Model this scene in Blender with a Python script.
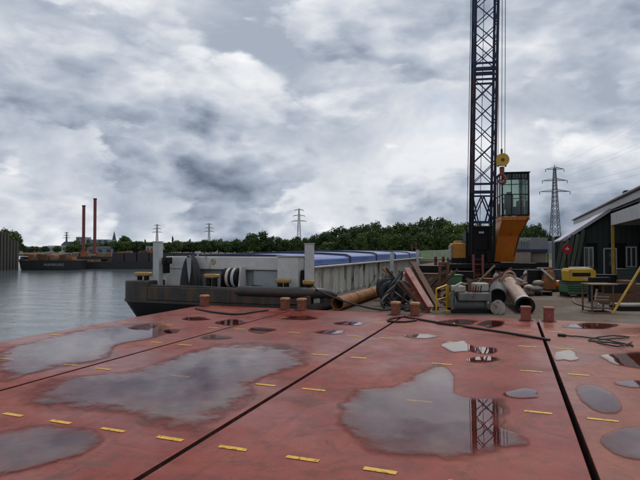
import bpy, math, random
from mathutils import Vector, Matrix
random.seed(7)
R = math.radians
for o in list(bpy.data.objects):
    bpy.data.objects.remove(o)
scene = bpy.context.scene
col = scene.collection

# ------------------------------------------------------------------ camera
TH = R(20.35); F = 515.0; H = 1.6; HZ = 250.0
CT, ST = math.cos(TH), math.sin(TH)
cd = bpy.data.cameras.new('camera')
cam = bpy.data.objects.new('camera', cd); col.objects.link(cam)
cam.location = (0, 0, H)
cam.rotation_euler = (R(90) + math.atan(10 / F), 0, TH)
cd.sensor_width = 36.0; cd.lens = 36.0 * F / 640.0
cd.clip_start = 0.05; cd.clip_end = 6000
scene.camera = cam

# ------------------------------------------------------------------ world / sun / exposure
SUN_EL, SUN_AZ = R(52), R(12)          # azimuth measured from +Y towards +X
world = bpy.data.worlds.new('World'); scene.world = world
world.use_nodes = True
nt = world.node_tree; nt.nodes.clear()

class NT:
    """tiny node-graph helper"""
    def __init__(s, tree): s.t = tree
    def n(s, typ, ins=None, **props):
        nd = s.t.nodes.new(typ)
        for k, v in props.items(): setattr(nd, k, v)
        for k, v in (ins or {}).items():
            i = nd.inputs[k]
            if isinstance(v, bpy.types.NodeSocket): s.t.links.new(v, i)
            else: i.default_value = v
        return nd
    def m(s, op, a, b=0.0, c=0.0, clamp=False):
        nd = s.n('ShaderNodeMath', operation=op, use_clamp=clamp)
        for i, v in enumerate((a, b, c)):
            if isinstance(v, bpy.types.NodeSocket): s.t.links.new(v, nd.inputs[i])
            else: nd.inputs[i].default_value = v
        return nd.outputs[0]
    def noise(s, vec, scale, detail=4, rough=0.55, dist=0.0, w=None):
        nd = s.n('ShaderNodeTexNoise', {'Scale': scale, 'Detail': detail, 'Roughness': rough, 'Distortion': dist})
        s.t.links.new(vec, nd.inputs['Vector'])
        return nd.outputs['Fac']
    def ramp(s, fac, stops, interp='LINEAR'):
        nd = s.n('ShaderNodeValToRGB'); s.t.links.new(fac, nd.inputs[0])
        cr = nd.color_ramp; cr.interpolation = interp
        while len(cr.elements) < len(stops): cr.elements.new(0.5)
        for e, (p, c) in zip(cr.elements, stops):
            e.position = p; e.color = (c, c, c, 1) if not isinstance(c, (tuple, list)) else (*c[:3], 1)
        return nd.outputs[0]
    def mix(s, fac, a, b, blend='MIX'):
        nd = s.n('ShaderNodeMix', data_type='RGBA', blend_type=blend)
        for i, v in ((0, fac), (6, a), (7, b)):
            if isinstance(v, bpy.types.NodeSocket): s.t.links.new(v, nd.inputs[i])
            else: nd.inputs[i].default_value = (*v[:3], 1) if isinstance(v, (tuple, list)) else v
        return nd.outputs[2]
    def vec(s, x, y, z):
        nd = s.n('ShaderNodeCombineXYZ')
        for i, v in enumerate((x, y, z)):
            if isinstance(v, bpy.types.NodeSocket): s.t.links.new(v, nd.inputs[i])
            else: nd.inputs[i].default_value = v
        return nd.outputs[0]

g = NT(nt)
sky = g.n('ShaderNodeTexSky', sky_type='NISHITA', sun_disc=False)
sky.sun_elevation = SUN_EL; sky.sun_rotation = SUN_AZ
tc = g.n('ShaderNodeTexCoord').outputs['Generated']
sp = g.n('ShaderNodeSeparateXYZ', {0: tc})
dx, dy, dz = sp.outputs
SEED = (3.1, 7.4, 3.7)
zc = g.m('MAXIMUM', dz, 0.0)
shrink = g.m('DIVIDE', 1.0, g.m('ADD', g.m('MULTIPLY', zc, 0.9), 0.62))          # clouds look smaller towards the horizon
def cpos(off):
    return g.vec(g.m('ADD', g.m('MULTIPLY', dx, shrink), SEED[0] + off[0]), g.m('ADD', g.m('MULTIPLY', dy, shrink), SEED[1] + off[1]), g.m('ADD', g.m('MULTIPLY', zc, 1.75), SEED[2] + off[2]))
def puffs(p):
    wp = g.n('ShaderNodeTexNoise', {'Scale': 3.5, 'Detail': 5.0, 'Roughness': 0.6, 'Vector': p}).outputs['Color']
    pq = g.n('ShaderNodeVectorMath', {0: p, 1: g.n('ShaderNodeVectorMath', {0: wp, 3: 0.20}, operation='SCALE').outputs[0]}, operation='ADD').outputs[0]
    vo = g.n('ShaderNodeTexVoronoi', {'Vector': pq, 'Scale': 3.6, 'Detail': 2.0, 'Roughness': 0.55, 'Lacunarity': 2.4}, feature='F1', normalize=True).outputs['Distance']
    return g.m('SUBTRACT', 1.0, g.m('MULTIPLY', vo, 1.7))
def dens(off):
    p = cpos(off)
    n2 = g.noise(p, 1.35, 3, 0.5, 0.0)
    n3 = g.noise(p, 7.0, 5, 0.6, 0.0)
    return g.m('ADD', g.m('ADD', g.m('MULTIPLY', n2, 0.56), g.m('MULTIPLY', puffs(p), 0.33)), g.m('MULTIPLY', n3, 0.11))
c0 = dens((0, 0, 0)); c1 = dens((0.03, 0.02, 0.10))
cover = g.ramp(c0, [(0.435, 0.0), (0.485, 1.0)], 'EASE')
thick = g.ramp(c0, [(0.46, 0.0), (0.64, 1.0)])
# cloud tops are lit, undersides are grey
shade = g.m('ADD', g.m('MULTIPLY', g.m('SUBTRACT', c0, c1), 3.9), 0.50, clamp=True)
veil = g.ramp(g.noise(cpos((1.0, 2.0, 5.0)), 2.0, 6, 0.56, 0.3), [(0.36, 0.46), (0.62, 0.92)])
body = g.m('ADD', 0.28, g.m('MULTIPLY', shade, 0.78))
body = g.m('SUBTRACT', body, g.m('MULTIPLY', thick, 0.25))
lum = g.m('ADD', g.m('MULTIPLY', veil, g.m('SUBTRACT', 1.0, cover)), g.m('MULTIPLY', body, cover))
# how a cloudy sky changes with height above the horizon, the same all the way round
lev = g.ramp(zc, [(0.0, 1.15), (0.035, 1.06), (0.06, 0.88), (0.11, 0.86), (0.20, 0.97), (0.35, 1.0), (1.0, 1.0)])
lum = g.m('MULTIPLY', lum, lev)
tint = g.ramp(lum, [(0.1, (0.70, 0.89, 1.24)), (0.45, (0.83, 0.945, 1.14)), (0.75, (0.95, 0.985, 1.05)), (1.0, (1.0, 1.0, 1.0))])
lumv = g.vec(lum, lum, lum)
ccol = g.mix(1.0, lumv, tint, 'MULTIPLY')
scaled = g.n('ShaderNodeVectorMath', {0: ccol, 3: 10.0}, operation='SCALE').outputs[0]
# few thin places where blue sky comes through
gap = g.ramp(c0, [(0.32, 0.70), (0.40, 1.0)])
final = g.mix(gap, sky.outputs[0], scaled)
bg = g.n('ShaderNodeBackground', {'Color': final, 'Strength': 0.10})
world.cycles.sampling_method = 'MANUAL'; world.cycles.sample_map_resolution = 256
wo = g.n('ShaderNodeOutputWorld', {'Surface': bg.outputs[0]})

sd = bpy.data.lights.new('sun', 'SUN'); sd.energy = 1.5; sd.angle = R(12); sd.color = (1.0, 0.96, 0.9)
sun = bpy.data.objects.new('sun', sd); col.objects.link(sun)
sdir = Vector((math.sin(SUN_AZ) * math.cos(SUN_EL), math.cos(SUN_AZ) * math.cos(SUN_EL), math.sin(SUN_EL)))
sun.rotation_euler = (-sdir).to_track_quat('-Z', 'Y').to_euler()
sun.location = (0, 0, 60)
vs = scene.view_settings
vs.view_transform = 'Standard'; vs.look = 'None'; vs.exposure = 0.0; vs.gamma = 1.0; vs.use_curve_mapping = False

# ------------------------------------------------------------------ helpers
def PD(x, y, d):
    """photo pixel + depth (m) -> world point"""
    u = (x - 320) / F * d
    return Vector((u * CT - d * ST, u * ST + d * CT, H - (y - HZ) * d / F))
def PG(x, y, z=0.0):
    """photo pixel on the level z -> world point"""
    return PD(x, y, (H - z) * F / (y - HZ))

class MB:
    """collects primitive shapes into one mesh"""
    def __init__(s): s.v = []; s.f = []; s.M = None
    def add(s, vs, fs):
        b = len(s.v); s.v += [Vector(p) for p in vs]; s.f += [tuple(b + i for i in q) for q in fs]; return s
    def box(s, c, size, rz=0.0, M=None):
        hx, hy, hz = (q / 2 for q in size); c = Vector(c)
        m = M or Matrix.Rotation(rz, 3, 'Z')
        vs = [c + m @ Vector((sx * hx, sy * hy, sz * hz)) for sz in (-1, 1) for sx, sy in ((-1, -1), (1, -1), (1, 1), (-1, 1))]
        return s.add(vs, [(3, 2, 1, 0), (4, 5, 6, 7), (0, 1, 5, 4), (1, 2, 6, 5), (2, 3, 7, 6), (3, 0, 4, 7)])
    def b2(s, a, b):
        a, b = Vector(a), Vector(b)
        return s.box((a + b) / 2, (abs(b.x - a.x), abs(b.y - a.y), abs(b.z - a.z)))
    def bar(s, a, b, w, h=None, up=(0, 0, 1)):
        h = h or w; a, b = Vector(a), Vector(b); y = (b - a); L = y.length; y.normalize()
        up = Vector(up)
        if abs(y.dot(up)) > 0.97: up = Vector((1, 0, 0))
        x = y.cross(up).normalized(); z = x.cross(y).normalized()
        return s.box((a + b) / 2, (w, L, h), M=Matrix((x, y, z)).transposed())
    def cyl(s, a, b, r0, r1=None, n=16, caps=True):
        r1 = r0 if r1 is None else r1; a, b = Vector(a), Vector(b); d = (b - a).normalized()
        up = Vector((0, 0, 1)) if abs(d.z) < 0.9 else Vector((1, 0, 0))
        x = d.cross(up).normalized(); y = d.cross(x)
        vs = []
        for p, r in ((a, r0), (b, r1)):
            vs += [p + (x * math.cos(2 * math.pi * i / n) + y * math.sin(2 * math.pi * i / n)) * r for i in range(n)]
        fs = [(i, n + i, n + (i + 1) % n, (i + 1) % n) for i in range(n)]
        if caps: fs += [tuple(range(n)), tuple(reversed(range(n, 2 * n)))]
        return s.add(vs, fs)
    def pipe(s, a, b, r, t, n=20):
        """hollow pipe with wall thickness t"""
        a, b = Vector(a), Vector(b); d = (b - a).normalized()
        up = Vector((0, 0, 1)) if abs(d.z) < 0.9 else Vector((1, 0, 0))
        x = d.cross(up).normalized(); y = d.cross(x)
        vs = []
        for p, q in ((a, r), (b, r), (b, r - t), (a, r - t)):
            vs += [p + (x * math.cos(2 * math.pi * i / n) + y * math.sin(2 * math.pi * i / n)) * q for i in range(n)]
        fs = []
        for k in range(4):
            k2 = (k + 1) % 4
            fs += [(k * n + i, k2 * n + i, k2 * n + (i + 1) % n, k * n + (i + 1) % n) for i in range(n)]
        return s.add(vs, fs)
    def tube(s, pts, r, n=8):
        pts = [Vector(p) for p in pts]; vs = []; fs = []
        for k, p in enumerate(pts):
            d = (pts[min(k + 1, len(pts) - 1)] - pts[max(k - 1, 0)]).normalized()
            up = Vector((0, 0, 1)) if abs(d.z) < 0.95 else Vector((1, 0, 0))
            x = d.cross(up).normalized(); y = d.cross(x)
            rr = r[k] if isinstance(r, (list, tuple)) else r
            vs += [p + (x * math.cos(2 * math.pi * i / n) + y * math.sin(2 * math.pi * i / n)) * rr for i in range(n)]
        for k in range(len(pts) - 1):
            fs += [(k * n + i, (k + 1) * n + i, (k + 1) * n + (i + 1) % n, k * n + (i + 1) % n) for i in range(n)]
        fs += [tuple(range(n)), tuple(reversed(range((len(pts) - 1) * n, len(pts) * n)))]
        return s.add(vs, fs)
    def prism(s, poly, a, b):
        """poly: list of points; extruded by vector from a to b"""
        n = len(poly); a, b = Vector(a), Vector(b)
        vs = [Vector(p) + a for p in poly] + [Vector(p) + b for p in poly]
        return s.add(vs, [tuple(range(n)), tuple(reversed(range(n, 2 * n)))] + [(i, n + i, n + (i + 1) % n, (i + 1) % n) for i in range(n)])
    def loft(s, rings, caps=True):
        n = len(rings[0]); vs = [Vector(p) for r_ in rings for p in r_]; fs = []
        for k in range(len(rings) - 1):
            fs += [(k * n + i, k * n + (i + 1) % n, (k + 1) * n + (i + 1) % n, (k + 1) * n + i) for i in range(n)]
        if caps: fs += [tuple(reversed(range(n))), tuple(range((len(rings) - 1) * n, len(rings) * n))]
        return s.add(vs, fs)
    def torus(s, c, ax, R0, r, n=24, m=10, sq=1.0):
        c = Vector(c); ax = Vector(ax).normalized()
        up = Vector((0, 0, 1)) if abs(ax.z) < 0.9 else Vector((1, 0, 0))
        x = ax.cross(up).normalized(); y = ax.cross(x); vs = []; fs = []
        for i in range(n):
            a = 2 * math.pi * i / n; rad = x * math.cos(a) + y * math.sin(a)
            for j in range(m):
                b = 2 * math.pi * j / m
                vs.append(c + rad * (R0 + r * math.cos(b)) + ax * r * sq * math.sin(b))
        for i in range(n):
            for j in range(m):
                fs.append((i * m + j, ((i + 1) % n) * m + j, ((i + 1) % n) * m + (j + 1) % m, i * m + (j + 1) % m))
        return s.add(vs, fs)
    def build(s, name, mat, parent=None, world=False, smooth=False, bevel=0.0):
        me = bpy.data.meshes.new(name)
        off = Vector((0, 0, 0))
        if world and parent is not None:
            q = parent
            while q.parent: q = q.parent
            off = Vector(q.location)
        me.from_pydata([tuple(p - off) for p in s.v], [], s.f)
        import bmesh
        bm = bmesh.new(); bm.from_mesh(me); bmesh.ops.recalc_face_normals(bm, faces=bm.faces); bm.to_mesh(me); bm.free()
        me.materials.append(mat)
        if smooth:
            for p in me.polygons: p.use_smooth = True
            me.set_sharp_from_angle(angle=R(35))
        o = bpy.data.objects.new(name, me); col.objects.link(o)
        if parent is not None: o.parent = parent
        if bevel > 0:
            b = o.modifiers.new('bevel', 'BEVEL'); b.width = bevel; b.segments = 2; b.limit_method = 'ANGLE'; b.angle_limit = R(40)
            b.harden_normals = False
        return o

def tag(o, label=None, cat=None, group=None, kind=None):
    if label: o['label'] = label
    if cat: o['category'] = cat
    if group: o['group'] = group
    if kind: o['kind'] = kind
    return o
def thing(name, label, cat, loc=(0, 0, 0), rz=0.0, group=None):
    o = bpy.data.objects.new(name, None); col.objects.link(o)
    o.location = loc; o.rotation_euler = (0, 0, rz); o.empty_display_size = 0.2
    return tag(o, label, cat, group)
def copy_tree(o, parent=None):
    c = o.copy(); col.objects.link(c); c.parent = parent
    for ch in list(o.children): copy_tree(ch, c)
    return c

def text_mesh(name, fc):
    tmp = bpy.data.objects.new('tmp_text', fc); col.objects.link(tmp)
    bpy.context.view_layer.update()
    me = bpy.data.meshes.new_from_object(tmp.evaluated_get(bpy.context.evaluated_depsgraph_get()))
    bpy.data.objects.remove(tmp); me.name = name
    o = bpy.data.objects.new(name, me); col.objects.link(o); return o

# ------------------------------------------------------------------ materials
MATS = {}
def mat(name, c1, c2=None, rough=0.6, metal=0.0, scale=3.0, rust=0.0, rustc=(0.10, 0.035, 0.015), bump=0.15, bscale=None, spec=0.5, streak=False, obj=False, rr=0.15):
    if name in MATS: return MATS[name]
    m = bpy.data.materials.new(name); m.use_nodes = True; t = m.node_tree; t.nodes.clear(); q = NT(t)
    pos = q.n('ShaderNodeTexCoord').outputs['Object'] if obj else q.n('ShaderNodeNewGeometry').outputs['Position']
    c2 = c2 or tuple(v * 0.65 for v in c1)
    n1 = q.noise(pos, scale, 6, 0.62)
    base = q.mix(q.ramp(n1, [(0.36, 0.0), (0.64, 1.0)]), c1, c2)
    n2 = q.noise(pos, scale * 9, 4, 0.6)
    base = q.mix(q.ramp(n2, [(0.3, 0.35), (0.7, 0.0)]), base, tuple(v * 0.55 for v in c1))
    rfac = None
    if rust > 0:
        vpos = pos
        if streak:
            vpos = q.n('ShaderNodeVectorMath', {0: pos, 1: (1, 1, 0.18)}, operation='MULTIPLY').outputs[0]
        n3 = q.noise(vpos, scale * 2.1, 7, 0.66, 0.4)
        lo = 0.72 - 0.35 * rust
        rfac = q.ramp(n3, [(lo, 0.0), (lo + 0.09, 1.0)])
        rc = q.mix(n2, tuple(v * 1.5 for v in rustc), tuple(v * 0.6 for v in rustc))
        base = q.mix(rfac, base, rc)
    ro = q.m('ADD', q.m('MULTIPLY', q.m('SUBTRACT', n1, 0.5), rr * 2), rough, clamp=True)
    if rfac is not None: ro = q.m('MAXIMUM', ro, q.m('MULTIPLY', rfac, 0.8))
    b = q.n('ShaderNodeBump', {'Strength': bump, 'Distance': 0.02, 'Height': q.noise(pos, bscale or scale * 6, 5, 0.6)})
    p = q.n('ShaderNodeBsdfPrincipled', {'Base Color': base, 'Roughness': ro, 'Metallic': metal, 'Normal': b.outputs[0]})
    p.inputs['Specular IOR Level'].default_value = spec
    q.n('ShaderNodeOutputMaterial', {'Surface': p.outputs[0]})
    MATS[name] = m; return m

def deck_mat(name, ca, cb, cc):
    """wet red deck paint: chalky and worn patches, scuffs, stains, damp film"""
    m = bpy.data.materials.new(name); m.use_nodes = True; t = m.node_tree; t.nodes.clear(); q = NT(t)
    pos = q.n('ShaderNodeNewGeometry').outputs['Position']
    n1 = q.noise(pos, 0.9, 8, 0.62, 0.3)
    n2 = q.noise(pos, 5.0, 6, 0.65)
    n3 = q.noise(pos, 42.0, 3, 0.6)
    st = q.n('ShaderNodeVectorMath', {0: pos, 1: (7.0, 0.55, 1.0)}, operation='MULTIPLY').outputs[0]
    n4 = q.noise(st, 1.0, 5, 0.6, 0.2)
    st2 = q.n('ShaderNodeVectorMath', {0: pos, 1: (0.8, 9.0, 1.0)}, operation='MULTIPLY').outputs[0]
    n5 = q.noise(st2, 1.0, 5, 0.65, 0.3)
    base = q.mix(q.ramp(n1, [(0.40, 0.0), (0.60, 1.0)]), ca, cb)
    nb = q.noise(q.n('ShaderNodeVectorMath', {0: pos, 1: (3.3, 8.1, 0)}, operation='ADD').outputs[0], 2.0, 9, 0.7, 0.8)
    base = q.mix(q.ramp(nb, [(0.53, 0.0), (0.62, 0.85)]), base, cc)
    base = q.mix(q.ramp(n2, [(0.48, 0.0), (0.72, 0.8)]), base, cc)
    ch = q.noise(q.n('ShaderNodeVectorMath', {0: pos, 1: (9.9, 1.7, 0)}, operation='ADD').outputs[0], 3.1, 9, 0.72, 0.5)
    base = q.mix(q.ramp(ch, [(0.60, 0.0), (0.70, 0.5)]), base, tuple(min(1, v * 1.45) for v in cb))
    vr = q.n('ShaderNodeTexVoronoi', {'Vector': pos, 'Scale': 5.0, 'Randomness': 1.0}).outputs['Distance']
    spot = q.m('MULTIPLY', q.ramp(vr, [(0.04, 1.0), (0.09, 0.0)]), q.ramp(n2, [(0.46, 0.0), (0.56, 1.0)]))
    base = q.mix(q.m('MULTIPLY', spot, 0.8), base, (0.055, 0.022, 0.012))
    rn = q.noise(q.n('ShaderNodeVectorMath', {0: pos, 1: (21.0, 5.0, 0)}, operation='ADD').outputs[0], 1.3, 10, 0.74, 1.0)
    base = q.mix(q.ramp(rn, [(0.60, 0.0), (0.66, 0.8)]), base, (0.105, 0.044, 0.020))
    sc = q.n('ShaderNodeTexVoronoi', {'Vector': q.n('ShaderNodeVectorMath', {0: q.n('ShaderNodeVectorRotate', {'Vector': pos, 'Angle': 0.5}, rotation_type='Z_AXIS').outputs[0], 1: (0.7, 14.0, 1.0)}, operation='MULTIPLY').outputs[0], 'Scale': 1.0}).outputs['Distance']
    base = q.mix(q.m('MULTIPLY', q.ramp(sc, [(0.03, 0.55), (0.07, 0.0)]), q.ramp(n1, [(0.48, 0.0), (0.56, 1.0)])), base, (0.33, 0.15, 0.12))
    base = q.mix(q.ramp(n4, [(0.60, 0.0), (0.74, 0.45)]), base, tuple(v * 0.6 for v in cc))
    base = q.mix(q.ramp(n5, [(0.62, 0.0), (0.75, 0.40)]), base, tuple(min(1, v * 1.35) for v in cb))
    base = q.mix(q.ramp(n3, [(0.25, 0.45), (0.5, 0.0)]), base, tuple(v * 0.5 for v in ca))
    wet = q.noise(q.n('ShaderNodeVectorMath', {0: pos, 1: (11.0, 4.0, 0)}, operation='ADD').outputs[0], 0.55, 6, 0.6)
    ro = q.m('ADD', q.ramp(wet, [(0.42, 0.20), (0.60, 0.48)]), q.m('MULTIPLY', n2, 0.12))
    hgt = q.m('ADD', q.m('MULTIPLY', n2, 0.5), q.m('MULTIPLY', n3, 0.35))
    b = q.n('ShaderNodeBump', {'Strength': 0.18, 'Distance': 0.012, 'Height': hgt})
    p = q.n('ShaderNodeBsdfPrincipled', {'Base Color': base, 'Roughness': ro, 'Normal': b.outputs[0]})
    p.inputs['Specular IOR Level'].default_value = 0.30
    q.n('ShaderNodeOutputMaterial', {'Surface': p.outputs[0]})
    return m
M_deck = deck_mat('deck_red', (0.212, 0.026, 0.016), (0.265, 0.055, 0.032), (0.118, 0.027, 0.013))
M_deck2 = deck_mat('deck_brown', (0.235, 0.055, 0.030), (0.285, 0.092, 0.056), (0.15, 0.042, 0.021))
M_deckside = mat('deck_side', (0.05, 0.02, 0.018), rough=0.7, rust=0.6)
M_dash = mat('dash_paint', (0.78, 0.46, 0.025), (0.62, 0.34, 0.025), rough=0.5, scale=11, rust=0.5, rustc=(0.2, 0.045, 0.03), bump=0.1)

def puddle_mat():
    m = bpy.data.materials.new('rain_water'); m.use_nodes = True; t = m.node_tree; t.nodes.clear(); q = NT(t)
    pos = q.n('ShaderNodeNewGeometry').outputs['Position']
    dep = q.n('ShaderNodeAttribute', attribute_name='depth').outputs['Fac']
    nz = q.noise(pos, 3.4, 7, 0.64, 0.3)
    fac = q.m('ADD', dep, q.m('MULTIPLY', q.m('SUBTRACT', nz, 0.5), 0.8))
    rgh = q.ramp(fac, [(0.12, 0.10), (0.42, 0.006)])
    damp = q.ramp(fac, [(0.0, 1.0), (0.16, 0.80)])
    fac = q.ramp(fac, [(0.16, 0.0), (0.34, 0.70), (0.70, 1.0)])
    bz = q.noise(pos, 2.2, 3, 0.5)
    b = q.n('ShaderNodeBump', {'Strength': 0.025, 'Distance': 0.02, 'Height': bz})
    fr = q.n('ShaderNodeFresnel', {'IOR': 1.62, 'Normal': b.outputs[0]}).outputs[0]
    tr = q.n('ShaderNodeBsdfTransparent', {'Color': (0.86, 0.76, 0.74, 1)})
    gl = q.n('ShaderNodeBsdfGlossy', {'Color': (1, 1, 1, 1), 'Roughness': rgh, 'Normal': b.outputs[0]})
    mx = q.n('ShaderNodeMixShader', {0: fr, 1: tr.outputs[0], 2: gl.outputs[0]})
    t0 = q.n('ShaderNodeBsdfTransparent', {'Color': damp})
    mx2 = q.n('ShaderNodeMixShader', {0: fac, 1: t0.outputs[0], 2: mx.outputs[0]})
    q.n('ShaderNodeOutputMaterial', {'Surface': mx2.outputs[0]})
    return m
M_puddle = puddle_mat()

def water_mat():
    m = bpy.data.materials.new('harbour_water'); m.use_nodes = True; t = m.node_tree; t.nodes.clear(); q = NT(t)
    pos = q.n('ShaderNodeNewGeometry').outputs['Position']
    s1 = q.n('ShaderNodeVectorMath', {0: pos, 1: (0.55, 1.0, 1.0)}, operation='MULTIPLY').outputs[0]
    n1 = q.noise(s1, 1.1, 6, 0.62, 0.5); n2 = q.noise(s1, 5.5, 4, 0.6)
    hgt = q.m('ADD', n1, q.m('MULTIPLY', n2, 0.25))
    b = q.n('ShaderNodeBump', {'Strength': 0.20, 'Distance': 0.2, 'Height': hgt})
    colr = q.mix(q.noise(pos, 0.05, 3, 0.5), (0.085, 0.105, 0.112), (0.070, 0.090, 0.098))
    p = q.n('ShaderNodeBsdfPrincipled', {'Base Color': colr, 'Roughness': 0.12, 'IOR': 1.33, 'Normal': b.outputs[0]})
    q.n('ShaderNodeOutputMaterial', {'Surface': p.outputs[0]})
    return m
M_water = water_mat()

def glass_mat(name, tint, gloss=1.0):
    m = bpy.data.materials.new(name); m.use_nodes = True; t = m.node_tree; t.nodes.clear(); q = NT(t)
    fr = q.n('ShaderNodeFresnel', {'IOR': 1.5}).outputs[0]
    tr = q.n('ShaderNodeBsdfTransparent', {'Color': (*tint, 1)})
    gl = q.n('ShaderNodeBsdfGlossy', {'Color': (0.9, 0.95, 0.95, 1), 'Roughness': 0.03})
    mx = q.n('ShaderNodeMixShader', {0: fr, 1: tr.outputs[0], 2: gl.outputs[0]})
    q.n('ShaderNodeOutputMaterial', {'Surface': mx.outputs[0]}); return m
M_cabglass = glass_mat('cab_glass', (0.70, 0.77, 0.73))
M_pane = mat('dark_pane', (0.012, 0.016, 0.018), rough=0.08, bump=0.02, rr=0.02)

def leaf_mat(name, ca, cb):
    m = bpy.data.materials.new(name); m.use_nodes = True; t = m.node_tree; t.nodes.clear(); q = NT(t)
    tco = q.n('ShaderNodeNewGeometry').outputs['Position']
    oi = q.n('ShaderNodeObjectInfo').outputs['Random']
    n1 = q.noise(tco, 0.7, 4, 0.6)
    base = q.mix(q.ramp(n1, [(0.35, 0.0), (0.65, 1.0)]), ca, cb)
    base = q.mix(q.ramp(oi, [(0.0, 0.75), (0.45, 0.0)]), base, (ca[0] * 0.5, ca[1] * 0.58, ca[2] * 0.7))
    base = q.mix(q.ramp(oi, [(0.65, 0.0), (1.0, 0.6)]), base, (cb[0] * 1.35, cb[1] * 1.12, cb[2] * 1.0))
    p = q.n('ShaderNodeBsdfPrincipled', {'Base Color': base, 'Roughness': 0.75})
    p.inputs['Specular IOR Level'].default_value = 0.2
    q.n('ShaderNodeOutputMaterial', {'Surface': p.outputs[0]}); return m
M_leaf = leaf_mat('leaves', (0.060, 0.105, 0.024), (0.095, 0.140, 0.036))
M_leafd = leaf_mat('leaves_dark', (0.042, 0.075, 0.022), (0.070, 0.105, 0.032))
M_bark = mat('bark', (0.06, 0.05, 0.04), rough=0.9, obj=True)

def ground_mat(name, ca, cb, cc, puddly=True):
    m = bpy.data.materials.new(name); m.use_nodes = True; t = m.node_tree; t.nodes.clear(); q = NT(t)
    pos = q.n('ShaderNodeNewGeometry').outputs['Position']
    n1 = q.noise(pos, 0.45, 7, 0.6, 0.3); n2 = q.noise(pos, 7.0, 6, 0.65); n3 = q.noise(pos, 40.0, 3, 0.6)
    base = q.mix(q.ramp(n1, [(0.36, 0.0), (0.62, 1.0)]), ca, cb)
    base = q.mix(q.ramp(n2, [(0.45, 0.0), (0.75, 0.8)]), base, cc)
    ro = q.ramp(n1, [(0.36, 0.55 if puddly else 0.85), (0.55, 0.9)])
    b = q.n('ShaderNodeBump', {'Strength': 0.6, 'Distance': 0.02, 'Height': q.m('ADD', n2, q.m('MULTIPLY', n3, 0.5))})
    p = q.n('ShaderNodeBsdfPrincipled', {'Base Color': base, 'Roughness': ro, 'Normal': b.outputs[0]})
    p.inputs['Specular IOR Level'].default_value = 0.3
    q.n('ShaderNodeOutputMaterial', {'Surface': p.outputs[0]}); return m
M_yard = ground_mat('yard_earth', (0.078, 0.052, 0.034), (0.120, 0.083, 0.056), (0.042, 0.030, 0.021))
M_land = ground_mat('far_land', (0.09, 0.085, 0.05), (0.06, 0.075, 0.03), (0.12, 0.10, 0.07), False)
M_grass = ground_mat('bank_grass', (0.050, 0.085, 0.024), (0.034, 0.060, 0.018), (0.07, 0.095, 0.032), False)

M_hull = mat('hull_black', (0.010, 0.009, 0.009), (0.020, 0.016, 0.014), rough=0.55, rust=0.45, rustc=(0.028, 0.018, 0.013), scale=1.6, streak=True)
M_hullup = mat('hull_upper', (0.026, 0.023, 0.021), (0.055, 0.045, 0.038), rough=0.6, rust=0.65, rustc=(0.085, 0.046, 0.026), scale=2.0, streak=True)
M_rail = mat('rail_brown', (0.045, 0.034, 0.028), (0.030, 0.024, 0.021), rough=0.5, rust=0.5, rustc=(0.065, 0.036, 0.022))
M_bdeck = mat('barge_deck', (0.06, 0.055, 0.05), rough=0.7, rust=0.5)
M_white = mat('grey_white_paint', (0.60, 0.60, 0.575), (0.50, 0.50, 0.48), rough=0.5, rust=0.33, rustc=(0.15, 0.11, 0.08), scale=1.7, streak=True)
M_coam = mat('coaming_paint', (0.62, 0.61, 0.54), (0.50, 0.49, 0.43), rough=0.6, rust=0.48, rustc=(0.13, 0.095, 0.062), scale=1.6, streak=True)
M_panel = mat('pale_panel', (0.34, 0.38, 0.39), (0.28, 0.31, 0.32), rough=0.5, rust=0.25, rustc=(0.12, 0.1, 0.08), streak=True)
M_post = mat('post_grey', (0.50, 0.52, 0.51), (0.42, 0.44, 0.43), rough=0.5, rust=0.2, rustc=(0.2, 0.15, 0.1), streak=True)
M_cover = mat('cover_blue', (0.060, 0.110, 0.34), (0.095, 0.150, 0.38), rough=0.30, scale=1.2, rust=0.15, rustc=(0.10, 0.12, 0.2), streak=False)
M_coverseal = mat('cover_rim', (0.016, 0.024, 0.085), rough=0.5)
M_ytop = mat('worn_yellow', (0.46, 0.28, 0.075), (0.32, 0.19, 0.07), rough=0.5, rust=0.35, scale=7)
M_bollard = mat('bollard_rust', (0.17, 0.046, 0.024), (0.24, 0.075, 0.036), rough=0.6, rust=0.5, scale=8)
M_bolred = mat('bollard_red', (0.27, 0.055, 0.038), (0.19, 0.045, 0.028), rough=0.55, rust=0.4, scale=8)
M_captop = mat('bollard_cap', (0.45, 0.22, 0.09), (0.36, 0.16, 0.07), rough=0.5, rust=0.35, scale=10)
M_black = mat('black_rubber', (0.012, 0.012, 0.013), rough=0.6, bump=0.2)
M_dark = mat('dark_steel', (0.009, 0.009, 0.010), (0.016, 0.014, 0.013), rough=0.5, rust=0.35, rustc=(0.026, 0.014, 0.009), spec=0.15)
M_tarp = mat('black_tarp', (0.014, 0.016, 0.018), rough=0.45, bump=0.5, scale=5)
M_navy = mat('boom_navy', (0.016, 0.028, 0.078), (0.012, 0.020, 0.055), rough=0.5, spec=0.3)
M_maroon = mat('boom_maroon', (0.042, 0.014, 0.022), (0.022, 0.012, 0.024), rough=0.5, spec=0.3)
M_orange = mat('crane_orange', (0.55, 0.150, 0.008), (0.44, 0.110, 0.008), rough=0.42, scale=1.5, rust=0.34, rustc=(0.16, 0.055, 0.015), streak=True)
M_yelor = mat('weight_orange', (0.55, 0.24, 0.015), (0.46, 0.17, 0.012), rough=0.45, rust=0.25)
M_redp = mat('red_steel', (0.24, 0.045, 0.045), (0.17, 0.035, 0.03), rough=0.5, rust=0.3)
M_redbeam = mat('red_oxide', (0.26, 0.05, 0.034), (0.18, 0.04, 0.026), rough=0.6, rust=0.4)
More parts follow.
